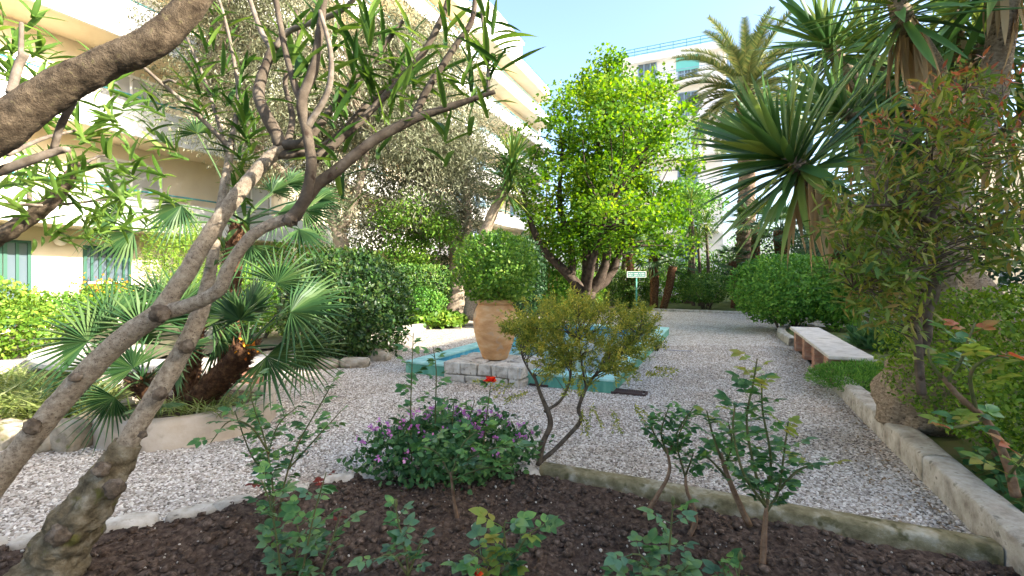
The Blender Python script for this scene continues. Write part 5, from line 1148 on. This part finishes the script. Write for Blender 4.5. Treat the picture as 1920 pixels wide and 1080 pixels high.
def rose(label, base, stems, mats, n_leaf, L, wood=1, buds=(), flowers=(), tip=None, group=None, low=.25, thick=.006):
    """stems: lists of px points (px,py,depth); leaves spring along the upper part of each"""
    t_ = thing('rose_bush', label, 'rose', base, group); paths = []
    for i,s_ in enumerate(stems):
        pts = [at(*p) for p in s_]; r0 = thick*(1 if i >= wood else 2.4)
        P, r = spline(pts, np.linspace(r0,r0*.45,len(pts)), .03); V, Fc = tube(P, r, 7, True, .12, 40); part('stem', V, Fc, M['rosewood'] if i < wood else M['rosestem'], t_, True)
        if i >= wood or wood >= len(stems): paths.append(P)
    tot = sum(len(p) for p in paths)
    for P in paths:
        k = max(3,int(1.25*n_leaf*len(P)/tot)); T = nrm(np.gradient(P,axis=0))
        for j in range(k):
            f = low+(1-low)*(j+random.random())/k; i = min(len(P)-1,int(f*(len(P)-1))); az = j*2.4+random.uniform(-.5,.5)
            d = nrm(np.array((math.cos(az),math.sin(az)*.9,random.uniform(.05,.6)))+T[i]*.25); m = random.choice(mats)
            if tip and f > .86 and random.random() < .8: m = tip
            leaf_obj('leaf', random.choice(RL[m]), t_, P[i], d, UP+rng.normal(0,.25,3), 1.25*L*random.uniform(.65,1.15)*(.55 if m == 'l_rose_r' else 1))
    for (x,y,d_,sc) in buds: bud(t_, at(x,y,d_), (0,0,1), sc, M['rosestem'])
    for (x,y,d_,r_,mt) in flowers: flower(t_, at(x,y,d_), r_, M[mt])
    return t_
rose('loose rose bush with thin arching stems left of the purple mound', at(520,975,2.65), [
 [(515,985,2.65),(510,900,2.65),(495,820,2.65),(470,740,2.65),(478,700,2.65)],[(520,985,2.65),(535,900,2.65),(560,830,2.65),(600,760,2.65),(622,720,2.65)],[(505,850,2.65),(470,800,2.6),(430,790,2.55),(395,830,2.5)],[(515,960,2.65),(500,880,2.75),(520,800,2.8),(560,760,2.85)],[(505,900,2.65),(470,850,2.7),(440,770,2.7)],[(540,880,2.65),(585,830,2.7),(640,770,2.75)]],
 ['l_rose','l_rose','l_rose_b'], 88, .072, 0, low=.12)
rose('low blue green rose with red young shoots in the left of the bed', at(560,1075,2.2), [
 [(530,1110,2.2),(520,1020,2.2),(505,940,2.2),(490,900,2.2)],[(560,1110,2.2),(575,1030,2.2),(590,960,2.2),(612,885,2.2)],[(590,1110,2.2),(620,1020,2.2),(640,960,2.25)],[(540,1110,2.2),(560,1010,2.3),(545,950,2.35)]], ['l_rose_b','l_rose','l_rose_b'], 46, .085, 0, tip='l_rose_r', low=.1)
rose('tall thin rose rising behind the purple mound', at(775,860,3.3), [
 [(772,870,3.25),(770,780,3.25),(772,700,3.25),(775,625,3.25)],[(818,870,3.25),(816,780,3.25),(818,700,3.25),(812,650,3.25)],[(850,870,3.2),(848,800,3.2),(852,745,3.2)]], ['l_rose'], 42, .085, 0, low=.12)
rose('rose with one open orange red flower in front of the plinth', at(905,880,3.2), [[(900,890,3.15),(908,820,3.15),(915,760,3.15),(920,722,3.15)],[(890,890,3.15),(880,800,3.15),(890,750,3.15)]], ['l_rose'], 16, .075, 0, flowers=((920,716,3.15,.045,'f_red'),), low=.2)
rose('small rose with a single closed bud, low in the bed', at(745,1090,2.1), [[(768,1100,2.1),(760,1030,2.1),(748,985,2.1),(742,950,2.1)],[(765,1080,2.1),(735,1040,2.1),(700,1050,2.05)],[(765,1080,2.1),(790,1010,2.1)]], ['l_rose_b','l_rose'], 17, .075, 0, buds=((742,952,2.1,.8),), low=.25)
rose('rose with a bare pale stem and leafy top before the purple mound', at(862,1050,2.75), [[(866,1045,2.7),(858,980,2.7),(850,930,2.7),(845,885,2.7)],[(845,890,2.7),(880,860,2.7),(930,840,2.65),(1000,838,2.6)],[(846,895,2.7),(820,850,2.75),(790,835,2.8)],[(846,890,2.7),(870,830,2.75),(910,800,2.8)],[(848,900,2.7),(900,880,2.65),(960,870,2.6)]], ['l_rose','l_rose','l_rose_b'], 44, .082, 1, low=.1)
rose('young rose with a red bloom at the bottom middle of the bed', at(940,1090,2.1), [[(945,1110,2.1),(950,1050,2.1),(945,990,2.1),(950,975,2.1)],[(945,1090,2.1),(910,1050,2.05),(880,1030,2.0)],[(945,1090,2.1),(985,1010,2.1),(1020,985,2.1)],[(930,1100,2.05),(890,1070,2.0)]], ['l_rose_b','l_rose','l_rose_y'], 30, .085, 0, flowers=((892,1078,2.0,.03,'f_red'),), low=.15)
rose('thin two stemmed rose just inside the mossy kerb', at(1250,985,2.6), [[(1208,968,2.6),(1232,930,2.6),(1255,885,2.6),(1250,840,2.6)],[(1290,1010,2.55),(1305,970,2.55),(1288,920,2.55),(1285,890,2.55)],[(1250,850,2.6),(1240,810,2.6),(1255,760,2.6)],[(1250,850,2.6),(1225,810,2.65),(1220,780,2.65)],[(1285,895,2.55),(1270,830,2.55),(1290,780,2.55)],[(1286,890,2.55),(1300,850,2.5)],[(1252,855,2.6),(1275,800,2.6),(1300,765,2.6)]], ['l_rose'], 62, .058, 2, low=.05)
rose('largest rose with a stout brown stem and a white bud at its top', at(1430,1110,2.25), [[(1428,1130,2.25),(1430,1050,2.25),(1435,975,2.25),(1438,945,2.25)],[(1405,985,2.4),(1380,930,2.4),(1360,880,2.4),(1352,850,2.4)],[(1437,960,2.25),(1460,920,2.25),(1470,850,2.25),(1478,790,2.25)],[(1436,950,2.25),(1415,880,2.25),(1400,790,2.25),(1412,720,2.25),(1420,672,2.25)],[(1438,950,2.25),(1445,860,2.25),(1430,770,2.25),(1428,705,2.25)],[(1436,950,2.25),(1395,890,2.2),(1375,810,2.2),(1378,760,2.2)],[(1352,860,2.4),(1335,810,2.4),(1325,770,2.4)],[(1358,875,2.4),(1372,830,2.4),(1365,790,2.4)],[(1370,905,2.4),(1340,870,2.4),(1318,850,2.4)],[(1460,920,2.25),(1500,880,2.25),(1550,870,2.25)]], ['l_rose','l_rose','l_rose','l_rose_b'], 104, .075, 2, flowers=((1427,700,2.25,.018,'f_white'),), tip='l_rose_y', low=.02, thick=.0075)
rose('low rose with upright buds near the bottom right of the bed', at(1250,1095,2.05), [[(1250,1110,2.05),(1255,1030,2.05),(1262,945,2.05)],[(1245,1100,2.05),(1200,1040,2.0),(1175,1045,2.0)],[(1255,1100,2.05),(1290,1060,2.0)],[(1230,1110,2.0),(1150,1080,1.95)],[(1380,1120,2.05),(1388,1050,2.05)],[(1370,1120,2.05),(1355,1060,2.05)]], ['l_rose_b','l_rose_b','l_rose'], 34, .085, 0, buds=((1262,948,2.05,.8),(1388,1052,2.05,1.0),(1355,1062,2.05,.8)), low=.1)
rose('rose with a thick brown cane and orange young leaves at the right', at(1900,920,2.0), [[(1905,930,2.0),(1885,860,2.0),(1850,790,1.98),(1800,745,1.96),(1765,705,1.95)],[(1775,715,1.95),(1800,680,1.95),(1815,640,1.95),(1828,605,1.95)],[(1765,708,1.95),(1745,680,1.95),(1740,655,1.95)],[(1830,770,1.97),(1820,700,1.9),(1860,668,1.85),(1890,672,1.85)],[(1845,785,1.98),(1800,800,1.9),(1760,800,1.85)],[(1890,900,1.95),(1900,880,1.85),(1925,850,1.8)]], ['l_rose_y','l_rose_y','l_rose'], 30, .085, 1, tip='l_rose_o', low=.25, thick=.008)
# fallen leaves on the gravel by the left hedge and kerbs
fl_ = thing('fallen_leaves', 'dry brown leaves scattered over the gravel edges', 'leaves', gnd(650,720)); fl_['kind'] = 'stuff'
P = np.array([gnd(random.uniform(470,880),random.uniform(640,700),.022) for _ in range(260)]+[G(random.uniform(.9,1.26),random.uniform(3.4,14),.022) for _ in range(800)]+[gnd(random.uniform(0,1900),random.uniform(620,900),.022) for _ in range(120)])
P = np.array([p for p in P if not any((PW0-.1 < (p[0]*UY-p[1]*UX) < PW1+.1 and PT0-.1 < p[0]*UX+p[1]*UY < PT1+.1,))])
leaves('litter', P, rdir(len(P))*np.array((1,1,.15)), UP+rdir(len(P))*.3, rng.uniform(.02,.05,len(P)), rng.uniform(.012,.022,len(P)), DIAM, LM('l_litter', [(.12,.07,.035),(.22,.14,.07),(.33,.23,.12)], .1, .7, 3), fl_)

# repeats of a kind share a group
GROUPS = {'bed_kerb':'kerbs along the garden beds','rose_bush':'roses in the foreground bed','oleander_tree':'oleanders in the left foreground','olive_tree':'olive trees','apartment_building':'apartment blocks round the garden','background_shrub':'shrubs at the back of the garden','background_tree':'trees at the back of the garden','sunny_shrub':'sunlit shrubs on the left','ball_shrub':'shrubs behind the bench','giant_yucca':'giant yuccas on the right','drain_grate':'iron grates by the pool','rock_edging':'rock edgings','grass_clump':'grass clumps by the planter','fan_palm':'fan palms'}
for o in list(col.objects):
    if o.parent is None and 'group' not in o:
        k = o.name.split('.')[0]
        if k in GROUPS: o['group'] = GROUPS[k]
    elif o.parent is None and o.name.split('.')[0] == 'fan_palm': o['group'] = 'fan palms'
